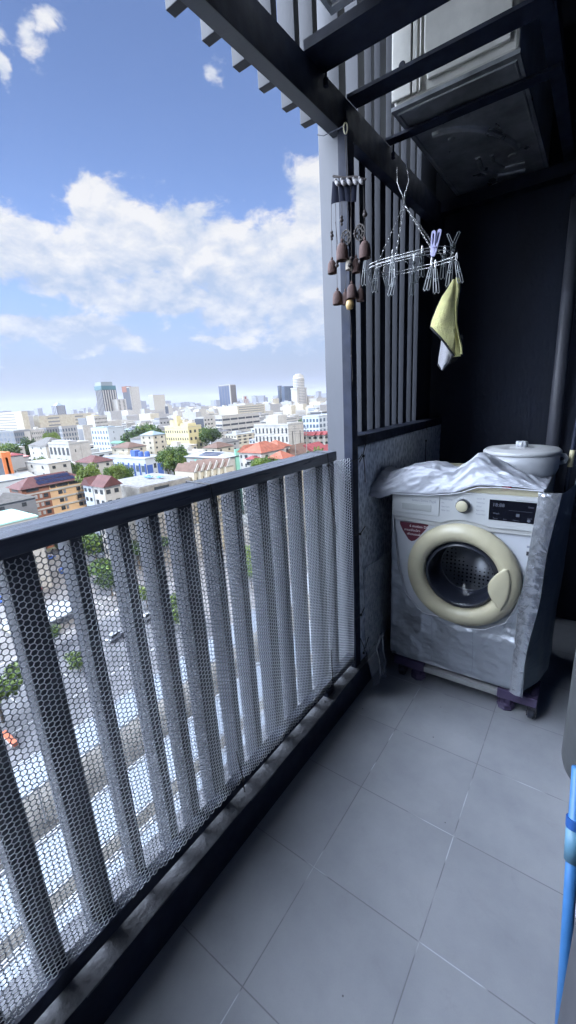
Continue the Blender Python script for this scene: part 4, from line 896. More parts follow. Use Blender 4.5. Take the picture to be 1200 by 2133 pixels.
block('apartment_building','white mid rise with three window rows between the two tall left towers',256,856,1100,250,290,W1,None,(9,5,.55,GL,.5,.42),a=25)
o,a,b,h=block('apartment_tower','white tower with a dark left side and a rust red top corner',269,806,1250,254,289,W1,[(1,1,.97,GLD,.97,.97,'dark_side')],(1,22,.85,GL,.12,.4,'window',.02,.75))
MB().box(-a/2-.5,a*.1,-b/2-.6,0,h-14,h+3).build('top_corner',W9,o,local=True)
block('office_tower','plain white tower with a grey left side, third tall tower from the left',318,823,1350,308,343,W1,(1,1,.97,W4,.95,.97,'grey_side'),(1,22,.8,W2,.9,.35,'window_band'))
block('office_building','wide white podium below the plain white tower',300,856,1300,292,352,W1,None,(10,4,.4,W4,.6,.4),a=30)
block('apartment_tower','small stepped white tower with a dark flank right of the plain white tower',350,845,1250,343,358,W1,(1,1,.95,GLD,.95,.95,'dark_side'),None,box=[(-.4,.1,-.4,.2,6,W1)])
o,a,b,h=cbox('office_tower','grey glass tower with a pointed cap rising behind the long cream building','tower',117,845,1900,107,135)
walls(o,a,b,h,GLD); face(o,a,b,'R',1,16,h*.3,h-1,W4,.85,.4,'window_band'); face(o,a,b,'L',3,1,h*.1,h-1,W4,.35,1.,'stripe'); hip(a,b,h,14,-4).build('roof',R7,o,local=True)
o,a,b,h=cbox('office_tower','dark bronze grid tower with a white vertical edge in the centre of the skyline','tower',478,802,1350,455,491)
walls(o,a,b,h,mat('bronze_grid',(.15,.135,.12),.6)); face(o,a,b,'R',9,1,h*.2,h-2,GLD,.45,1,'stripe'); face(o,a,b,'L',4,1,h*.2,h-2,mat('blue_slate_glass',(.06,.08,.13),.5,spec=.2),.92,1,'stripe')
MB().box(a/2-2,a/2+.8,-b/2-.8,-b/2+3.5,0,h+2).build('white_edge',W1,o,local=True); MB().box(-a/2,a/2-3,-b/2+2,b/2,h,h+2).build('roof',W4,o,local=True)
o,a,b,h=block('apartment_tower','white and red chequered tower top right of the bronze tower',507,832,1700,503,518,W1,(2,6,.4,GLD,.6,.6),(3,6,.4,R5,.4,.6))
MB().box(-a*.2,a/2,-b/2,b*.3,h,h+14).build('upper_storeys',W1,o,local=True); unit('red_panel',o,(a/2+.3,-b*.1,h+6),(.5,b*.25,9),R5)
o,a,b,h=cbox('hotel_tower','tallest white round fronted tower at right with a stepped crown','tower',618,808,1250,606,639)
MB().box(-a/2,a/2,-b/2,b/2,0,h).build('wall',W1,o,local=True); MB().lathe([(17.5,0),(17.5,h+28),(15.5,h+30),(15.5,h+37),(10,h+37),(9,h+41),(0,h+41)],(a*.1,-b*.05,0),n=28).build('round_front',W1,o,local=True)
for k in range(26): MB().lathe([(17.7,0),(17.7,1.6)],(a*.1,-b*.05,h+24-k*4.6),n=28).build('window_band',W5,o,local=True)
face(o,a,b,'R',1,20,h*.3,h-3,W5,.85,.45,'window_band',.35,0.05); MB().box(-a/2-1,a/2+1,-b/2-1,b/2+1,h-3,h+1).build('ledge',W1,o,local=True)
block('office_tower','blue glass slab tower left of the white round tower',592,805,1400,586,612,mat('blue_slate_glass',(.06,.08,.13),.5,spec=.2),(3,1,.7,GLB,.6,.95,'stripe'),(4,1,.7,GLB,.7,.95,'stripe'))
block('office_tower','narrow blue glass tower left of the blue glass slab',581,804,1450,578,587,GLB,(2,14,.6,GLD,.6,.5),(2,14,.6,W4,.4,.4))
block('apartment_tower','small cream tower left of the blue glass towers',568,831,1300,565,581,W2,(1,1,.9,W4,.9,.9,'grey_side'),(4,12,.7,W5,.4,.4))
block('apartment_tower','first of two white towers at the right end of the skyline',642,826,1300,637,655,W1,None,(5,12,.7,W4,.5,.4),a=25)
block('apartment_building','wide white block at the right end of the skyline beside the column',659,830,1250,655,690,W1,None,(8,8,.5,W4,.5,.4),a=25,box=[(-.3,.3,-.3,0,5,W4)])
# middle distance
block('office_building','cream office complex with curved fronts below the red and white tower',494,846,720,488,552,W2,None,(1,9,.85,W5,.9,.4,'window_band'),a=30,box=[(-.4,.2,-.1,.2,4,W1),(-.4,.3,.25,.42,3,W4)])
block('car_park','white multi storey car park with four dark open levels',462,868,480,448,540,W1,(4,4,.8,GLD,.9,.35,'open_level'),(5,4,.8,GLD,.9,.35,'open_level'))
block('apartment_building','white building with a charcoal left side left of the car park',424,870,500,405,462,W1,(1,1,.97,GLD,.96,.97,'charcoal_side'),[(3,5,.8,GL,.5,.4,'window',0,.5)])
block('apartment_building','grey topped white block behind the big dark trees',332,876,520,318,372,W4,(5,4,.7,W5,.6,.5),(6,4,.7,GL,.5,.4),box=[(-.4,.4,-.45,0,3,W5)])
o,a,b,h=block('apartment_building','pale yellow stepped apartment building with small paired windows',391,890,300,343,419,W7,[(10,5,.85,GL,.36,.36)],(3,5,.85,GL,.42,.4),box=[(-.3,-.1,-.4,.2,5,W7),(.05,.4,-.3,.3,2.5,W7),(-.12,.02,-.4,-.1,8,W7)])
block('apartment_building','light blue and white apartment block with a blank right side',224,893,330,189,257,W3,[(6,6,.85,GLB,.42,.5)],(1,5,.8,GL,.12,.35,'window',.2,.5),box=[(-.45,.2,-.4,.3,1.4,R7)])
block('apartment_building','white apartment block with arched balconies and a peeling blank end wall',143,926,225,100,187,W1,[(5,4,.9,GL,.5,.62,'window')],[(1,4,.85,GL,.16,.25,'window',.12,.6),(1,1,.97,W5,.07,.97,'drain_strip',.46,.4)],box=[(-.4,.4,-.4,.0,1.8,W4)])
# blue trimmed school like building
o,a,b,h=cbox('office_building','long white building with cobalt blue panels and blue roof tanks','building',302,957,205,215,339)
walls(o,a,b,h,W3); flatroof(o,a,b,h,W3,.7,W4)
for i in range(9): unit('blue_pillar',o,(-a/2+a*(i+.0)/8+(.5 if i==0 else -.3),-b/2-.15,h*.45),(.7,.5,h*.9),BLU)
face(o,a,b,'L',8,3,h*.18,h-2.2,GLB,.6,.6,'window')
for u in (.2,.78): MB().box(a/2,a/2+.3,-b/2+b*u-1.6,-b/2+b*u+1.6,h*.1,h-3).build('blue_panel',BLU,o,local=True)
face(o,a,b,'R',1,3,h*.3,h-1.5,GL,.14,.5,'window',.0,.0)
tanks(o,[(a*.22,0,h+.3),(a*.30,b*.15,h+.3)],BLU,1.3,2.6); MB().box(a*.02,a*.12,-b*.1,b*.2,h+.26,h+3.4).build('stair_house',BLU,o,local=True)
tanks(o,[(-a*.42+i*1.9,b*.3,h+.3) for i in range(5)],W2,.7,1.8)
# unfinished concrete block with white deck
o,a,b,h=cbox('concrete_building','raw grey concrete block with a flat white roof deck and blue sheeting','building',290,1018,118,217,398,-4)
walls(o,a,b,h,W6); MB().box(-a/2+.3,a/2-.3,-b/2+.3,b/2-.3,h,h+.3).build('roof',cm('white_deck',(.20,.205,.21),var=.35,sc=1.2),o,local=True)
unit('opening',o,(a/2+.03,-b*.1,h-1.2),(.12,b*.28,1.3),GL); unit('opening',o,(a/2+.03,b*.26,h-3.9),(.12,b*.2,1.),GL)
for x,y,q in ((-a*.05,0,20),(a*.1,b*.1,-30),(-a*.2,b*.05,60)): MB().grid(lambda u,v,x=x,y=y:(x+u*2.4,y+v*1.6,h+.35+1.0*fbm(u*3+x,v*3,0,4)),8,8).build('blue_sheet',mat('blue_sheeting',(.06,.2,.55),.5),o,local=True,smooth=False)
# mint building with metal roof and solar strips
o,a,b,h=cbox('apartment_building','white and mint green building with solar strips on a pale metal roof','building',466,957,160,388,507)
walls(o,a,b,h,W1); hip(a,b,h+.5,1.6,.9,along='x').build('roof',R6,o,local=True); MB().box(-a/2-.5,a/2+.5,-b/2-.5,b/2+.5,h,h+.5).build('eaves',W5,o,local=True)
for i in range(3): MB().quadbox([(-a*.2+i*.3,-b*.42+i*b*.12,h+.92+i*.36),(a*.3,-b*.42+i*b*.12,h+.92+i*.36),(a*.3,-b*.34+i*b*.12,h+1.16+i*.36),(-a*.2+i*.3,-b*.34+i*b*.12,h+1.16+i*.36)],(0,0,.08)).build('solar_panel',SOL,o,local=True)
face(o,a,b,'L',6,3,h*.25,h-1,GL,.4,.6); 
for u in (.28,.86): unit('mint_panel',o,(-a/2+a*u,-b/2-.08,h/2),(a*.09,.3,h-.8),MINT)
MB().box(a/2,a/2+.5,b*.05,b*.28,0,h+3).build('mint_tower',MINT,o,local=True); MB().box(a/2,a/2+.4,b*.31,b*.5,0,h-1.5).build('mint_wing',MINT,o,local=True)
face(o,a,b,'R',2,3,h*.3,h-1,GL,.4,.5,'window',.06,.5)
for j in range(3): unit('window',o,(a/2+.42,b*.41,h*.4+j*2.6),(.12,b*.1,1.3),GL)
# little castle like townhouse row with many gables
for i in range(6):
    x0=377+i*13.2; y0=983-i*2.4
    o,a,b,h=cbox('townhouse','narrow cream townhouse with a white gable, number %s from the left in the gabled row'%['one','two','three','four','five','six'][i],'townhouse',x0+13,y0,132,x0,x0+14,0,b=3.4,group='gabled townhouse row')
    a=9.; walls(o,a,b,h,W2); hip(a,b,h,2.3,.1,True,'x').build('roof',R4,o,local=True); MB().add([(a/2+.35,-b/2,h),(a/2+.35,b/2,h),(a/2+.35,0,h+2.5),(a/2+.15,-b/2,h),(a/2+.15,b/2,h),(a/2+.15,0,h+2.5)],[(0,1,2),(5,4,3),(0,2,5,3),(2,1,4,5)]).build('gable',W1,o,local=True)
    face(o,a,b,'R',1,3,h*.3,h-.3,GL,.4,.5,'window'); unit('balcony',o,(a/2+.3,0,h-3.2),(.6,b*.85,.8),W1)
# white building with window columns and roof box
o,a,b,h=block('apartment_building','large white apartment block with vertical window columns and a square roof box',600,886,225,529,632,W1,[(9,6,.85,GL,.34,.62),],[(2,1,.9,GL,.08,.8,'window_slot')],box=[(-.15,.2,-.45,.1,5.5,W1)])
# houses in front of it
def house(name,label,loc,rz,w,d,h,wm_,rm_,kind='hip',rh=2.2,wins=True,group=None,cat='house',par=None,ov=.6):
    o=thing(name,label,cat,loc,rz,group); MB().box(-w/2,w/2,-d/2,d/2,0,h).build('wall',wm_,o,local=True)
    if kind=='flat': MB().box(-w/2-.2,w/2+.2,-d/2-.2,d/2+.2,h,h+.4).build('roof',rm_,o,local=True)
    else: hip(w,d,h,rh,ov,kind=='gable','x' if w>d else 'y').build('roof',rm_,o,local=True)
    if kind=='gable':
        if w>d: MB().add([(w/2,-d/2,h),(w/2,d/2,h),(w/2,0,h+rh*.9)],[(0,1,2)]).build('gable_wall',wm_,o,local=True,solid=.2)
        else: MB().add([(-w/2,-d/2,h),(w/2,-d/2,h),(0,-d/2,h+rh*.9)],[(0,1,2)]).build('gable_wall',wm_,o,local=True,solid=.2)
    if wins:
        nf=max(1,int(h/3)); 
        for j in range(nf):
            z=h-1.5-j*3
            for u in (-.28,.22): unit('window',o,(w*u,-d/2-.03,z),(1.3,.1,1.2),GL); unit('window',o,(w/2+.03,d*u,z),(.1,1.3,1.2),GL)
    HERO.append((loc[0],loc[1],max(w,d)*.7)); return o
def hp(px,py,zd,name,label,w,d,hh,wm_,rm_,kind,rh=2.4,rz=0,**k):
    C=CAM+ray(px,py)*zd; return house(name,label,(C[0],C[1],GZ),rad(rz),w,d,C[2]-GZ,wm_,rm_,kind,rh,**k)
o=hp(548,938,150,'villa','large white villa with an orange tiled roof and arched balconies',9,13,0,W1,R2,'hip',3.2)
hp(522,940,152,'villa','white villa wing with a front gable left of the orange roofed villa',6,6,0,W1,R2,'gable',2.6)
hp(575,930,158,'villa','white house with an orange hip roof carrying solar panels',8,7,0,W1,R2,'hip',2.4)
hp(585,952,140,'house','small house with a bright orange pyramid roof',6,6,0,W1,R2,'hip',2.2)
hp(527,955,143,'porch','small crimson porch roof in front of the orange roofed villa',3.5,3,0,W1,R5,'hip',1.0)
hp(617,942,165,'house','long low house with a faded reddish brown roof right of the orange roof',9,20,0,W2,R4,'hip',3.2)
hp(650,936,170,'house','house with a crimson hip roof and white gables beside the column',8,10,0,W1,R5,'gable',2.6)
hp(672,940,168,'house','white gabled house with a pink roof just left of the column',7,8,0,W1,R5,'gable',2.4)
for i in range(4): hp(646+i*12,906-i*.6,240,'townhouse','%s pink roofed white townhouse from the left in the row beside the column'%['first','second','third','fourth'][i],7,5.2,0,W1,R5,'gable',1.8,rz=0,group='pink roofed townhouses',cat='townhouse')
block('condominium','blue grey condominium with balconies behind the pink roofed townhouses',664,868,300,630,700,W3,[(5,7,.85,GLB,.6,.6)],[(5,7,.85,GLB,.5,.6)])
hp(196,960,190,'house','white house with a dark red hip roof left of the blue trimmed building',14,10,0,W1,R1,'hip',2.6)
hp(222,1010,118,'house','white house with a steep dark red gable roof in front of the concrete block',5.5,5,0,W1,R1,'gable',2.8)
hp(197,1008,135,'house','pale blue house with a dark red gable roof right of the peach building',5,5,0,W3,R1,'gable',2.6)
hp(105,925,255,'villa','large white house with a grey hip roof in front of the white condominium',22,16,0,W1,R3,'hip',4.2)
hp(30,932,290,'house','small flat white house with little windows at far left',12,8,0,W1,W1,'flat')
hp(100,962,180,'shop_building','low white flat roofed building with a deep parapet above the solar roof',20,9,0,W1,W4,'flat')
hp(50,972,215,'warehouse','wide grey tiled roof above the peach building',24,16,0,W4,R3,'hip',2.4,wins=False)
hp(4,998,175,'warehouse','white metal warehouse roof at left behind the peach building',14,20,0,W3,R6,'gable',1.6,wins=False,rz=0)
hp(8,1040,128,'house','low house with a grey brown hip roof left of the peach building',14,12,0,W5,R3,'hip',2.2)
hp(27,948,205,'pavilion','red awning roof at far left beside the orange frame building',8,6,0,W4,R5,'hip',1.2,wins=False)
hp(35,951,215,'pavilion','faded pink roof right of the red awning',10,7,0,W4,cm('pink_metal_roof',(.55,.25,.24)),'hip',1.4,wins=False)
o,a,b,h=cbox('office_building','orange framed modern building with dark glass at the far left edge','building',4,946,175,-30,19)
walls(o,a,b,h,GLD); MB().box(-a/2-.3,a/2+.5,-b/2-.5,b/2+.3,h-1.6,h+.6).build('top_frame',ORG,o,local=True); MB().box(a/2,a/2+.5,b/2-2,b/2,0,h-1.6).build('corner_frame',ORG,o,local=True); MB().box(a/2,a/2+.5,-b/2-.5,-b/2+1.6,0,h-1.6).build('corner_frame',ORG,o,local=True)
for i in range(3): unit('white_fin',o,(a/2+.15,-b*.2+i*b*.18,h*.5),(.3,.5,h-4),W1)
hp(318,905,255,'house','pavilion with a pale blue metal roof below the big dark trees',12,9,0,W2,R7,'hip',2.2); hp(455,930,215,'house','house with a brown roof among the trees right of the yellow building',10,12,0,W2,R4,'hip',2.4)
hp(470,920,250,'house','low grey roofed house right of the yellow building',9,14,0,W4,R3,'hip',2.2); hp(430,945,195,'villa','white flat roofed house with roof terraces behind the mint building',13,10,0,W1,W4,'flat')
hp(300,912,300,'shed','grey metal shed roof right of the light blue block',16,12,0,W4,R3,'hip',2.,wins=False); hp(268,930,240,'house','wide brown roof behind the blue trimmed building',16,12,0,W2,R4,'hip',2.6)
hp(248,922,280,'shed','green metal roof below the light blue block',10,6,0,W4,R8,'gable',1.)
hp(12,1078,112,'canopy','turquoise edged white canopy at the left edge above the rail',16,9,0,W1,cm('turquoise_metal',(.35,.60,.55),.5),'flat',wins=False)
# --- filler houses, one object each -------------------------------------------
HM={}; MF_=mat('steel_tank',(.35,.37,.4),.35,.6)
def hmesh(k,bm_,mt):
    if k not in HM:
        me=bpy.data.meshes.new(k[0]); me.from_pydata(bm_.v,[],bm_.f); me.materials.append(mt); HM[k]=me
    return HM[k]
def inst(name,me,parent,loc=(0,0,0)):
    o=bpy.data.objects.new(name,me); COL.objects.link(o); o.parent=parent; o.location=loc; return o
KINDS=[('white','grey hip',W1,R3),('white','brown hip',W1,R4),('cream','red brown hip',W2,R1),('white','pale metal',W1,R6),('pale blue','blue grey metal',W3,R7),('white','orange tiled',W1,R2),('light grey','white flat',W4,W1),('cream','white flat',W2,W1),('white','grey flat',W1,W5),('white','white flat',W1,W1)]
DW=['left of','right of','in front of','behind','just below','a little beyond']
MARK=[(0,'cream slab hotel'),(60,'peach building'),(120,'long cream building'),(170,'arched white block'),(215,'striped teal tower'),(255,'light blue block'),(300,'blue trimmed building'),(340,'big dark trees'),(385,'yellow building'),(430,'charcoal sided block'),(480,'white car park'),(540,'orange roofed villa'),(590,'white block with roof box'),(640,'round white tower'),(670,'grey column')]
def near_mark(px): return min(MARK,key=lambda m:abs(m[0]-px))[1]
def free(x,y,r): return all((x-q[0])**2+(y-q[1])**2>(q[2]*.8+r)**2 for q in HERO)
R_=random.Random(11); nh=0; TREES=[]
d=150.; 
def hidden_zone(x,y): return x>-85
ring=0; seen={}
while d<840 and nh<240:
    az0=-72; az1=-29.5; st=math.degrees(max(14.5,d*.030)/d); az=az0+R_.random()*st
    while az<az1:
        a_=rad(az+R_.uniform(-.25,.25)*st); dd=d*(1+R_.uniform(-.035,.035)); x=CAM[0]+math.sin(a_)*dd; y=CAM[1]+math.cos(a_)*dd; az+=st
        if not free(x,y,5.0) : continue
        if R_.random()<.42: TREES.append((x,y,R_.uniform(3.0,5.2)*(1+d/1500))); continue
        ok=False
        for _try in range(14):
            ki=R_.randrange(len(KINDS)); wn,rn,wmt,rmt=KINDS[ki]; sz=R_.randrange(3); w,dp=[(9,8),(12,10),(9,15)][sz]; s_=1+max(0,(d-300)/520)*1.0
            hv=R_.choice([6.,6.5,9.]) if d<420 else R_.choice([7,9.,13.,17.]); px,py=prj((x,y,GZ+hv)); dist='near' if d<260 else ('middle' if d<480 else 'far')
            lab='%s %s %s house, %s roof, %s %s'%(dist,['small','broad','long'][sz],wn,rn,'left of' if px<min(MARK,key=lambda m:abs(m[0]-px))[0] else 'right of',near_mark(px))
            if lab not in seen: ok=True; break
        if not ok: continue
        seen[lab]=1
        o=thing('house',lab,'house',(x,y,GZ),rad(R_.uniform(-6,6)+(90 if R_.random()<.3 else 0)),'houses of the city below'); nh+=1
        o.scale=(s_,s_,1)
        flat='flat' in rn
        inst('wall',hmesh(('wall',sz,hv,wn),MB().box(-w/2,w/2,-dp/2,dp/2,0,hv),wmt),o)
        if flat: inst('roof',hmesh(('roof',sz,hv,rn),MB().box(-w/2-.2,w/2+.2,-dp/2-.2,dp/2+.2,hv,hv+.5).box(-w*.3,w*.1,-dp*.2,dp*.2,hv+.5,hv+2.4),rmt),o)
        else: inst('roof',hmesh(('roof',sz,hv,rn),hip(w,dp,hv,2.2,.7,'metal' in rn,'x' if w>dp else 'y'),rmt),o)
        if d<430 and R_.random()<.6:
            tk=hmesh(('water_tank',),MB().lathe([(.7,0),(.7,1.4),(.45,1.7),(0,1.7)],(0,0,0),n=10),MF_); inst('water_tank',tk,o,(w*R_.uniform(-.3,.3),-dp*.3 if flat else dp/2+1.2,hv+.5 if flat else hv-1.5))
        if d<560:
            for j in range(int(hv/3)):
                for u in (-.27,.24):
                    for sd_3 in (-1,1):
                        unit('window',o,(w*u,sd_3*(dp/2+.03),hv-1.5-j*3),(1.3,.1,1.3),GL)
                        if sd_3>0 or d<300: unit('window',o,(sd_3*(w/2+.03),dp*u,hv-1.5-j*3),(.1,1.3,1.3),GL)
    d*=1.075; ring+=1
# filler mid-rise blocks, one object each
R8_=random.Random(5); seenb={}; nb=0
for _ in range(2600):
    if nb>=95: break
    d=230*(900/230)**R8_.random(); a_=rad(R8_.uniform(-72,-30)); x=CAM[0]+math.sin(a_)*d; y=CAM[1]+math.cos(a_)*d
    w,dp,nf_=R8_.choice([(14,18,4),(12,26,5),(18,14,6),(24,14,4),(16,30,5)])
    if d>450: nf_+=R8_.choice([0,1,3])
    if not free(x,y,max(w,dp)*.42): continue
    cn,cmt=R8_.choice([('white',W1),('cream',W2),('pale blue',W3),('light grey',W4),('slate',W5)]); px,py=prj((x,y,GZ)); mk=min(MARK,key=lambda m:abs(m[0]-px))
    lab='%s %s storey %s block, %s %s'%('nearer' if d<380 else ('middle' if d<600 else 'far'),{4:'four',5:'five',6:'six',7:'seven',8:'eight',9:'nine'}[nf_],cn,'left of' if px<mk[0] else 'right of',mk[1])
    if lab in seenb: continue
    seenb[lab]=1; nb+=1; h=nf_*3.1+.8; o=thing('apartment_building',lab,'building',(x,y,GZ),rad(R8_.uniform(-5,5)),'mid rise blocks of the city'); HERO.append((x,y,math.hypot(w,dp)/2*.8))
    inst('wall',hmesh(('wall',w,dp,nf_,cn),MB().box(-w/2,w/2,-dp/2,dp/2,0,h),cmt),o); inst('roof',hmesh(('roof',w,dp,nf_,'b'),MB().box(-w/2-.3,w/2+.3,-dp/2-.3,dp/2+.3,h,h+.5).box(-w*.25,w*.1,-dp*.3,-dp*.05,h+.5,h+3.),R8_.choice([W4,W1,R6])),o)
    if d<430:
        for j in range(max(0,nf_-3),nf_):
            for k in range(4): unit('window',o,(w/2+.03,dp*(-.375+.25*k),j*3.1+2),(.12,dp*.13,1.5),GL); unit('window',o,(w*(-.375+.25*k),-dp/2-.03,j*3.1+2),(w*.13,.12,1.5),GL)
    else:
        for j in range(max(0,nf_-4),nf_): unit('window_band',o,(w/2+.03,0,j*3.1+2),(.14,dp*.86,1.3),W5 if cn!='slate' else GL); unit('window_band',o,(0,-dp/2-.03,j*3.1+2),(w*.86,.14,1.3),GLD)
# far city as one mass
def far_city(seed,n,d0,d1,mt,hs,name):
    R2_=random.Random(seed); m=MB()
    for i in range(n):
        dd=d0*(d1/d0)**(R2_.random()**.9); a_=rad(R2_.uniform(-73,-28)); x=CAM[0]+math.sin(a_)*dd; y=CAM[1]+math.cos(a_)*dd
        if not free(x,y,6): continue
        w=R2_.uniform(9,28)*(1+dd/2500); dp=R2_.uniform(9,28)*(1+dd/2500); h=R2_.choice(hs)*R2_.uniform(.8,1.25); m.box(x-w/2,x+w/2,y-dp/2,y+dp/2,GZ,GZ+h)
        if R2_.random()<.4: m.box(x-w*.2,x+w*.1,y-dp*.3,y,GZ+h,GZ+h+3)
    o=m.build(name,mt); tag(o,kind='stuff'); return o
far_city(1,620,800,4200,W1,[8,10,14,20,24,34],'distant_white_buildings'); far_city(2,420,800,4200,W4,[8,10,12,18,26,36],'distant_grey_buildings'); far_city(3,300,700,2600,R3,[6,7,9],'distant_grey_roofs')
far_city(4,200,700,2600,R1,[6,7,9],'distant_red_roofs'); far_city(5,170,3500,7500,W5,[30,50,70,95],'hazy_far_towers'); far_city(6,260,800,3600,W2,[10,14,22,30],'distant_cream_buildings')
# --- trees --------------------------------------------------------------------
LEAF=[cm('leaf_dark',(.028,.06,.018),.7,var=.4,sc=.5),cm('leaf_mid',(.05,.105,.022),.7,var=.4,sc=.5),cm('leaf_light',(.11,.17,.028),.7,var=.35,sc=.5)]
BARK=cm('bark',(.10,.08,.06))
def crown(seed,n,lf=.085):
    R3_=random.Random(seed); m=MB(); lobes=[(R3_.gauss(0,.42),R3_.gauss(0,.42),R3_.uniform(-.25,.45),R3_.uniform(.38,.62)) for _ in range(9)]
    for i in range(n):
        l=lobes[i%9]; u=Vector((R3_.gauss(0,1),R3_.gauss(0,1),R3_.gauss(0,1))).normalized()*(R3_.random()**.35)*l[3]; p=Vector(l[:3])+Vector((u.x,u.y,u.z*.8))
        e1=Vector((R3_.gauss(0,1),R3_.gauss(0,1),R3_.gauss(0,.5))).normalized(); e2=e1.cross(Vector((R3_.gauss(0,1),R3_.gauss(0,1),R3_.gauss(0,1)))).normalized(); s=lf*R3_.uniform(.6,1.3)
        m.add([p-e1*s,p-e2*s*.7,p+e1*s,p+e2*s*.7],[(0,1,2,3)],0 if R3_.random()<.75 else 1)
    return m
CR=[]
for k in range(6):
    for li in range(3):
        m=crown(k,1900); me=bpy.data.meshes.new('crown'); me.from_pydata(m.v,[],m.f); me.materials.append(LEAF[li]); me.materials.append(LEAF[min(2,li+1)]); me.polygons.foreach_set('material_index',m.m); CR.append(me)
tm=MB().tube([(0,0,0),(.02,0,.5),(0,.03,1)],[.09,.07,.05],7).tube([(0,.02,.75),(.2,.1,1.2),(.4,.1,1.5)],[.05,.035,.015],5).tube([(0,.02,.8),(-.25,.05,1.3),(-.3,.2,1.6)],[.05,.03,.015],5).tube([(0,0,.9),(.05,-.25,1.3),(.1,-.4,1.6)],[.045,.03,.012],5)
TM=bpy.data.meshes.new('trunk'); TM.from_pydata(tm.v,[],tm.f); TM.materials.append(BARK)
SH=['dark green','mid green','light green']
def tree(x,y,r,li,lab,hf=1.15,z=GZ,grp='trees among the houses'):
    o=thing('tree',lab,'tree',(x,y,z),R_.uniform(0,6),grp)
    c=inst('crown',CR[R_.randrange(6)*3+li],o,(0,0,r*hf)); c.scale=(r,r,r*R_.uniform(.75,1.)*(1 if hf<2 else min(1.9,hf*.5))); c.location=(0,0,r*hf-(0 if hf<2 else r*.45)); t=inst('trunk',TM,o); t.scale=(r*.7,r*.7,r*hf*.7)
    HERO.append((x,y,r*.6)); return o
R7_=random.Random(21)
for _ in range(900):
    dd=150*(640/150)**R7_.random(); a_=rad(R7_.uniform(-72,-30)); x=CAM[0]+math.sin(a_)*dd; y=CAM[1]+math.cos(a_)*dd; r=R7_.uniform(2.2,3.6)*(1+dd/1400)
    if free(x,y,r*.55) and all((x-t[0])**2+(y-t[1])**2>(t[2]*.7+r*.6)**2 for t in TREES): TREES.append((x,y,r))
print('trees',len(TREES),'houses',nh)
TREES=sorted(TREES,key=lambda t:math.hypot(t[0],t[1]))[:262]
tseen={}
for x,y,r in TREES:
    px,_=prj((x,y,GZ)); d_=math.hypot(x,y); mk=min(MARK,key=lambda m:abs(m[0]-px))
    for _try in range(14):
        li=R_.choice([0,0,1,1,2]); q=R_.randrange(5); lab='%s %s %s tree %s %s'%(['small','round','broad','ragged','bushy'][q],SH[li],'near the car park' if d_<260 else ('mid distance' if d_<480 else 'far'),'left of' if px<mk[0] else 'right of',mk[1])
        if d_<260: lab='%s %s nearer tree %s %s'%(['small','round','broad','ragged','bushy'][q],SH[li],'left of' if px<mk[0] else 'right of',mk[1])
        if lab not in tseen: break
    else: continue
    tseen[lab]=1; tree(x,y,r*[.8,1,1.2,1,1.05][q],li,lab)
def tp(px,py,zd,r,li,lab,grp):   # crown centre at this spot
    C=CAM+ray(px,py)*zd; hf=max(.6,(C[2]-GZ)/r); o=tree(C[0],C[1],r,li,lab,hf,GZ,grp); return o
G1_='big dark trees in the middle of the town'
for i,(px,py,r,li) in enumerate([(272,913,8,0),(285,908,9,0),(298,905,9,0),(312,903,9,1),(326,904,9,0),(336,912,7,0),(290,922,7,0),(308,920,8,0),(325,922,7,0),(303,897,6,1)]):
    tp(px,py,330,r,li,'%s tree of the big dark clump, %s'%(SH[li],['leftmost','second from left','tall centre left','tall centre','tall right','rightmost','low left','low centre','low right','pale top'][i]),G1_)
for i,(px,py,r,li) in enumerate([(346,950,4,1),(358,946,4,1),(370,945,4,0),(378,952,4,1),(352,962,3.6,2),(366,962,3.6,1),(378,964,3,2)]):
    tp(px,py,190,r,li,'%s tree left of the mint building, %s'%(SH[li],['leftmost','upper left','upper centre','upper right','low left','low centre','low right'][i]),'trees left of the mint building')
LNL=['yellow green tree in front of the blue trimmed building','second yellow green tree, under the stair house of the blue trimmed building','mid green tree at the left corner of the blue trimmed building','mid green tree at the right end of the blue pillars','mid green tree above the solar panels of the peach building','dark tree above the solar panels of the peach building','mid green tree right of the solar panels of the peach building','dark tree between the grey tiled roof and the low white shop building','mid green tree at the foot of the orange roofed villa','light green tree at the foot of the orange roofed villa','light green bush like tree left of the villa foot','mid green tree between the mint building and the villa',
 'pale tree beside the small flat white house at far left','mid green tree right of the small flat white house at far left','dark tree before the grey blue condominium','dark tree under the white blank end of the grey blue condominium','pale tree before the dark slate row','pale tree right of its twin before the dark slate row','yellowish tree at the foot of the striped teal tower','green tree at the foot of the striped teal tower','mid green tree just right of the pale yellow building','dark tree right of the pale yellow building','mid green tree before the white block with roof box','green tree beside the grey column above the rail','light green tree between the peach building and the gable house','mid green tree under the arched white block']
LONE=[(238,981,3.0,2,165),(250,980,2.8,2,165),(224,986,2.6,1,165),(268,984,2.2,1,168),(130,968,3,1,190),(145,972,3.2,0,190),(160,976,3,1,185),(100,974,2.6,0,200),(560,966,2.8,1,138),(572,966,2.6,2,138),(545,968,2.8,2,138),(532,966,2.6,1,140),(10,930,6,2,290),(22,938,6,1,280),(60,927,6,0,300),(72,930,6,0,300),(105,908,5,2,380),(112,912,5,2,380),(205,905,6,2,520),(216,903,6,1,520),(425,905,6,1,300),(440,903,6,0,300),(600,912,5,1,300),(655,958,4,1,140),(190,985,4,2,150),(85,960,3,1,220)]
for i,(px,py,r,li,zd) in enumerate(LONE):
    tp(px,py,zd,r,li,LNL[i],'single trees in view')
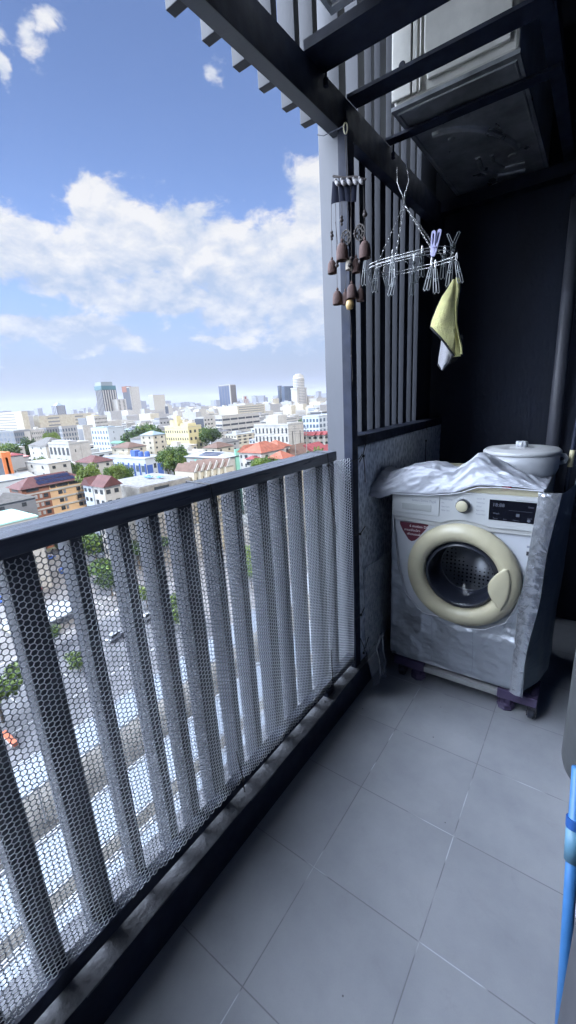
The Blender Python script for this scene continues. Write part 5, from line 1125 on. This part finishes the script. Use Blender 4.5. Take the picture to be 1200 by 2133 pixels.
# --- the street and car parks below the railing ---------------------------------------
ASP=cm('asphalt',(.165,.166,.172),.9,var=.3,sc=.25); PAV=cm('concrete_paving',(.19,.187,.18),.9,var=.3,sc=.8)
S(MB().box(-150,-46,-60,110,GZ,GZ+.02).build('parking_lot',ASP)); S(MB().box(-46,-14,-60,110,GZ,GZ+.03).build('pavement',PAV))
PM=mat('road_paint',(.6,.6,.58),.7); ml=MB()
for i in range(16): ml.box(-78,-73,-6+i*2.8,-5.85+i*2.8,GZ+.024,GZ+.03)
for i in range(10): ml.box(-98,-93,30+i*2.8,30.15+i*2.8,GZ+.024,GZ+.03)
ml.box(-66.2,-66,-10,60,GZ+.024,GZ+.03).box(-88.2,-88,10,80,GZ+.024,GZ+.03)
S(ml.build('parking_markings',PM))
# podium roof and white canopies
S(MB().box(-41,-8,-40,70,GZ,-34).build('podium_deck',cm('podium_concrete',(.205,.192,.17),.9,var=.4,sc=.6)))
CAN=bpy.data.materials.new('white_corrugated_sheet'); CAN.use_nodes=True; nt=CAN.node_tree; bb=nt.nodes['Principled BSDF']
tc=NN(nt,'ShaderNodeTexCoord').outputs['Object']; wv=NN(nt,'ShaderNodeTexWave',bands_direction='Y',ins={'Vector':tc,'Scale':1.3}).outputs[1]
nn=NN(nt,'ShaderNodeTexNoise',ins={'Vector':tc,'Scale':.6,'Detail':6.}).outputs[0]
nt.links.new(mixc(nt,nn,(.31,.345,.38),(.23,.265,.31)),bb.inputs['Base Color']); bb.inputs['Roughness'].default_value=.5
nt.links.new(NN(nt,'ShaderNodeBump',ins={'Strength':.5,'Distance':.05,'Height':wv}).outputs[0],bb.inputs['Normal'])
MF=mat('canopy_frame',(.5,.52,.55),.5)
for i,(x0,x1,lab) in enumerate(((-39.3,-35.7,'outermost long white corrugated canopy below the balcony'),(-30.0,-26.1,'middle long white corrugated canopy below the balcony'),(-24.2,-20.3,'innermost long white corrugated canopy below the balcony'))):
    t=thing('canopy',lab,'canopy',((x0+x1)/2,15,-34),0,'long white canopies on the podium')
    MB().box(x0,x1,-35,64,-30.1,-30).build('roof_sheet',CAN,t)
    MB().box(x0-.45,x0-.35,-35,64,-30.05,-29.95).box(x0-.2,x0-.1,-35,64,-30.05,-29.95).box(x1+.15,x1+.27,-35,64,-30.1,-29.98).build('gutter_rails',MF,t)
    for k in range(17):
        MB().box(x0-.45,x0-.36,-33+k*6,-32.9+k*6,-34,-30.12).build('post',MF,t); 
        MB().box(x1+.16,x1+.25,-33+k*6,-32.9+k*6,-34,-30.12).build('post',MF,t)
for i,(x,z,lab) in enumerate(((-25.6,-32.6,'left white service pipe between the two inner canopies'),(-25.2,-32.6,'middle white service pipe between the two inner canopies'),(-24.75,-32.2,'right white service pipe between the two inner canopies'))):
    t=thing('service_pipe',lab,'pipe',(x,15,-34),0,'service pipes on the podium')
    MB().tube([(x,-35,z),(x,64,z)],.06,8).build('pipe',W1,t)
    for k in range(16): MB().box(x-.04,x+.04,-30+k*6,-29.92+k*6,-34,z-.05).build('support',MF,t)
for k in range(10): 
    o=MB().box(-34.9,-30.6,-20+k*8.,-19.86+k*8.,-33.998,-33.93).build('kerb_line',PM); S(o); o.name='deck_marking'
for lab,(x0,x1,y0,y1) in (('white flat carport roof beside the red car',(-99.5,-91,27,41)),('white flat carport roof at the far left of the car park',(-88,-80,6,15)),('small white carport roof at the top of the car park',(-129,-121,34,44)),('long white roof beyond the car park',(-60,-52,88,120))):
    t=thing('carport',lab,'carport',((x0+x1)/2,(y0+y1)/2,GZ),0,'carports in the car park')
    MB().box(x0,x1,y0,y1,GZ+2.6,GZ+2.8).build('roof',CAN,t); MB().box(x0+.01,x1+.12,y0-.1,y0,GZ+2.4,GZ+2.85).build('fascia',cm('canopy_fascia',(.35,.34,.24)),t)
    for x,y in ((x0+.5,y0+.5),(x1-.5,y0+.5),(x0+.5,y1-.5),(x1-.5,y1-.5)): MB().box(x-.08,x+.08,y-.08,y+.08,GZ,GZ+2.6).build('post',MF,t)
# cars
def make_car():
    t=thing('parked_car','','car'); 
    MB().prism([(-2.1,.3),(-2.15,.7),(-1.9,.85),(1.1,.9),(2.0,.72),(2.1,.35)],lambda u,v,w:(w,u,v),-.85,.85).build('body',W1,t,local=True,bevel=.06)
    MB().prism([(-1.7,.85),(-1.35,1.38),(.25,1.4),(1.05,.88)],lambda u,v,w:(w,u,v),-.72,.72).build('cabin_windows',GL,t,local=True,bevel=.05)
    MB().box(-.66,.66,-1.25,.2,1.39,1.43).build('roof',W1,t,local=True,bevel=.02)
    for x in (-.82,.82):
        for y in (-1.3,1.3):
            w=MB().lathe([(0,-.1),(.31,-.1),(.33,0),(.31,.1),(0,.1)],(x,y,.33),'x',14).build('wheel',M_dgrey,t,local=True); MB().lathe([(.19,-.11),(.19,.11)],(x,y,.33),'x',10).build('rim',MF,w,local=True)
    for x in (-.6,.6): MB().box(x-.18,x+.18,2.0,2.08,.55,.68).build('headlight',W1,t,local=True); 
    return t
car0=make_car(); first=True
CC={'red':cm('red_car_paint',(.35,.02,.02),.3),'white':cm('white_car_paint',(.7,.7,.7),.3),'blue':cm('blue_car_paint',(.05,.12,.4),.3),'silver':cm('silver_car_paint',(.4,.41,.43),.3),'black':cm('black_car_paint',(.02,.02,.025),.3)}
for px,py,c,rz,lab in ((97,1214,'red',80,'red car parked beside the white carport, seen through the netting'),(77,1228,'red',80,'second red car behind the white one at the carport'),(78,1240,'white',80,'white car in front of the two red cars'),(131,1192,'blue',75,'blue car between the first two railing fins'),(103,1166,'blue',20,'small blue car near the top of the car park'),(2,1252,'blue',85,'blue car at the left edge of the picture'),(306,1290,'white',15,'lone white car under the bright green trees'),(20,1300,'silver',85,'silver car at the left edge below the carport'),(88,1195,'white',80,'white car above the red car'),(70,1180,'silver',80,'silver car near the white roof at the top left'),(105,1325,'black',40,'black car beside the young tree in the car park'),(205,1180,'silver',60,'silver car under the tall trees'),(240,1330,'silver',15,'silver car in the middle of the car park')):
    g=CAM+ray(px,py)*zb(px,py); o=car0 if first else copy_tree(car0); first=False
    o.location=(g[0],g[1],GZ+.02); o.rotation_euler=(0,0,rad(rz)); tag(o,lab,'car','cars parked below the balcony')
    for chd in o.children:
        if chd.name.split('.')[0] in ('body','roof'):
            me=chd.data.copy(); me.materials.clear(); me.materials.append(CC[c]); chd.data=me
# motorcycles
def moto():
    t=thing('motorcycle','','motorcycle'); MB().prism([(-.8,.55),(-.5,.8),(.1,.75),(.35,1.),(.6,.95),(.45,.5),(0,.35),(-.4,.4)],lambda u,v,w:(w,u,v),-.14,.14).build('body',CC['black'],t,local=True,bevel=.04)
    MB().tube([(-.3,.42,1.05),(0,.38,1.),(.3,.42,1.05)],.025,6).build('handlebar',MF,t,local=True); MB().box(-.13,.13,-.75,-.05,.78,.86).build('seat',M_dgrey,t,local=True,bevel=.03)
    for y in (-.62,.62): MB().lathe([(.27,-.05),(.3,0),(.27,.05),(.2,.05),(.2,-.05),(.27,-.05)],(0,y,.3),'x',14).build('wheel',M_dgrey,t,local=True)
    return t
m0=moto(); first=True
for px,py,rz,lab in ((108,1357,60,'black motorcycle by the young tree in the car park'),(22,1392,20,'leftmost motorcycle of the row at the left edge'),(34,1388,25,'middle motorcycle of the row at the left edge'),(46,1384,30,'rightmost motorcycle of the row at the left edge'),(95,1364,40,'motorcycle left of the black one by the young tree')):
    g=CAM+ray(px,py)*zb(px,py); o=m0 if first else copy_tree(m0); first=False; o.location=(g[0],g[1],GZ+.02); o.rotation_euler=(0,0,rad(rz)); tag(o,lab,'motorcycle','motorcycles in the car park')
for i,(px,py,r,li,lab) in enumerate(((3,1490,4.2,2,'bright green round tree at the left edge below the netting'),(215,1212,4.5,1,'dense green tree seen between the second and third fins'),(232,1225,3.6,0,'darker tree right of the dense green one'),(200,1160,5,1,'tall tree at the top of the car park'),(180,1130,5,0,'dark tree against the rail at the top of the car park'),(160,1128,5,1,'leafy tree left of the tall trees under the rail'),(225,1120,5,1,'tree just under the rail beyond the car park'),(305,1250,3,2,'bright green shrub tree above the white car'),(358,1268,2.6,2,'slim bright green tree right of the white car'),(362,1300,2.6,2,'lower slim green tree right of the white car'),(100,1340,2.2,1,'thin young tree in the car park'),(158,1376,1.6,2,'small green bush in the car park'),(165,1385,1.4,2,'lower small green bush in the car park'),(520,1180,4,2,'green tree glimpsed between the fins near the middle'),(523,1210,3.5,1,'second green tree glimpsed between the middle fins'),(300,1130,5,1,'pale leafed tree behind the utility pole'),(290,1170,5,0,'dark tree below the pale leafed one'),(250,1150,5,1,'broad tree in the gap right of the third fin'))):
    g=CAM+ray(px,py)*zb(px,py+18); tree(g[0],g[1],r,li,lab,1.25,GZ,'trees round the car park')
M_or=cm('orange_mesh_fence',(.6,.16,.08)); g=CAM+ray(22,1545)*zb(22,1545); t=thing('barrier','orange and white road barrier under the round green tree','barrier',(g[0],g[1],GZ)); MB().box(g[0]-2,g[0]+2,g[1]-.3,g[1]+.3,GZ+.3,GZ+.9).build('panel',M_or,t); MB().box(g[0]-2,g[0]+2,g[1]-.4,g[1]+.4,GZ+.02,GZ+.3).build('base',W1,t)
# utility poles
for px,y0,y1,zd,lab in ((613,884,952,150,'left utility pole standing before the white block with window slots'),(637,888,948,150,'right utility pole standing before the white block with window slots'),(348,1090,1222,104,'tall white lattice pole right of the pale tree under the rail')):
    C=CAM+ray(px,y0)*zd; t=thing('utility_pole',lab,'pole',(C[0],C[1],GZ),0,'utility poles'); h=C[2]-GZ
    MB().tube([(0,0,0),(0,0,h)],[.2,.12],8).build('pole',W6 if zd>120 else W1,t,local=True)
    for k in range(3): MB().box(-.05,.05,-1.1,1.1,h-.8-k*.9,h-.68-k*.9).build('crossarm',W5,t,local=True)
for dz in (0,): 
    a=CAM+ray(613,890)*150; b_=CAM+ray(637,891)*150; w=MB()
    for k in range(3): w.tube([a+np.array([0,-30,-.4-k*.9]),a+np.array([0,0,-.4-k*.9]),b_+np.array([0,0,-.4-k*.9]),b_+np.array([0,30,-.4-k*.9])],.03,5)
    o=w.build('power_line',M_dgrey); tag(o,'thin black power wires strung between the two utility poles','power line')
# townhouse strip right below, seen between the fins
for i,(x0,x1,y0,y1,hh,lab) in enumerate(((-118,-100,84,104,9,'white building glimpsed between the fourth and fifth fins'),(-96,-80,96,124,8,'pale building glimpsed between the middle fins'),(-70,-56,120,150,10,'cream building glimpsed between the last fins'))):
    t=thing('shop_building',lab,'building',((x0+x1)/2,(y0+y1)/2,GZ)); MB().box(x0,x1,y0,y1,GZ,GZ+hh).build('wall',W1,t); MB().box(x0-.3,x1+.3,y0-.3,y1+.3,GZ+hh,GZ+hh+.4).build('roof',R6,t)
    for k in range(6):
        for j in range(2): MB().box(x1,x1+.1,y0+2+k*3,y0+3.6+k*3,GZ+2+j*3.4,GZ+3.5+j*3.4).build('window',GL,t)

# far trees as one mass between the distant roofs
R5_=random.Random(5); m=MB()
for i in range(900):
    dd=650*(3800/650)**R5_.random(); a_=rad(R5_.uniform(-73,-28)); x=CAM[0]+math.sin(a_)*dd; y=CAM[1]+math.cos(a_)*dd
    if not free(x,y,5): continue
    for k in range(9):
        c=(x+R5_.uniform(-6,6)*(1+dd/2000),y+R5_.uniform(-6,6)*(1+dd/2000),GZ+R5_.uniform(4,11)); r=R5_.uniform(1.6,3.6)*(1+dd/2500)
        m.lathe([(0,r*.8),(r*.8,r*.3),(r,-r*.2),(r*.5,-r*.8),(0,-r)],c,n=5)
tag(m.build('distant_trees',LEAF[0]),kind='stuff')
# haze
HZD=.000055
if HZD:
    hm=bpy.data.materials.new('haze'); hm.use_nodes=True; nt=hm.node_tree; nt.nodes.clear(); o_=NN(nt,'ShaderNodeOutputMaterial'); v=NN(nt,'ShaderNodeVolumePrincipled')
    v.inputs['Color'].default_value=(.80,.84,1,1); v.inputs['Density'].default_value=HZD; v.inputs['Anisotropy'].default_value=.2; nt.links.new(v.outputs[0],o_.inputs['Volume'])
    hb=MB().box(-9100,3100,-3100,12100,GZ-2,260).build('haze',hm); tag(hb,kind='stuff')
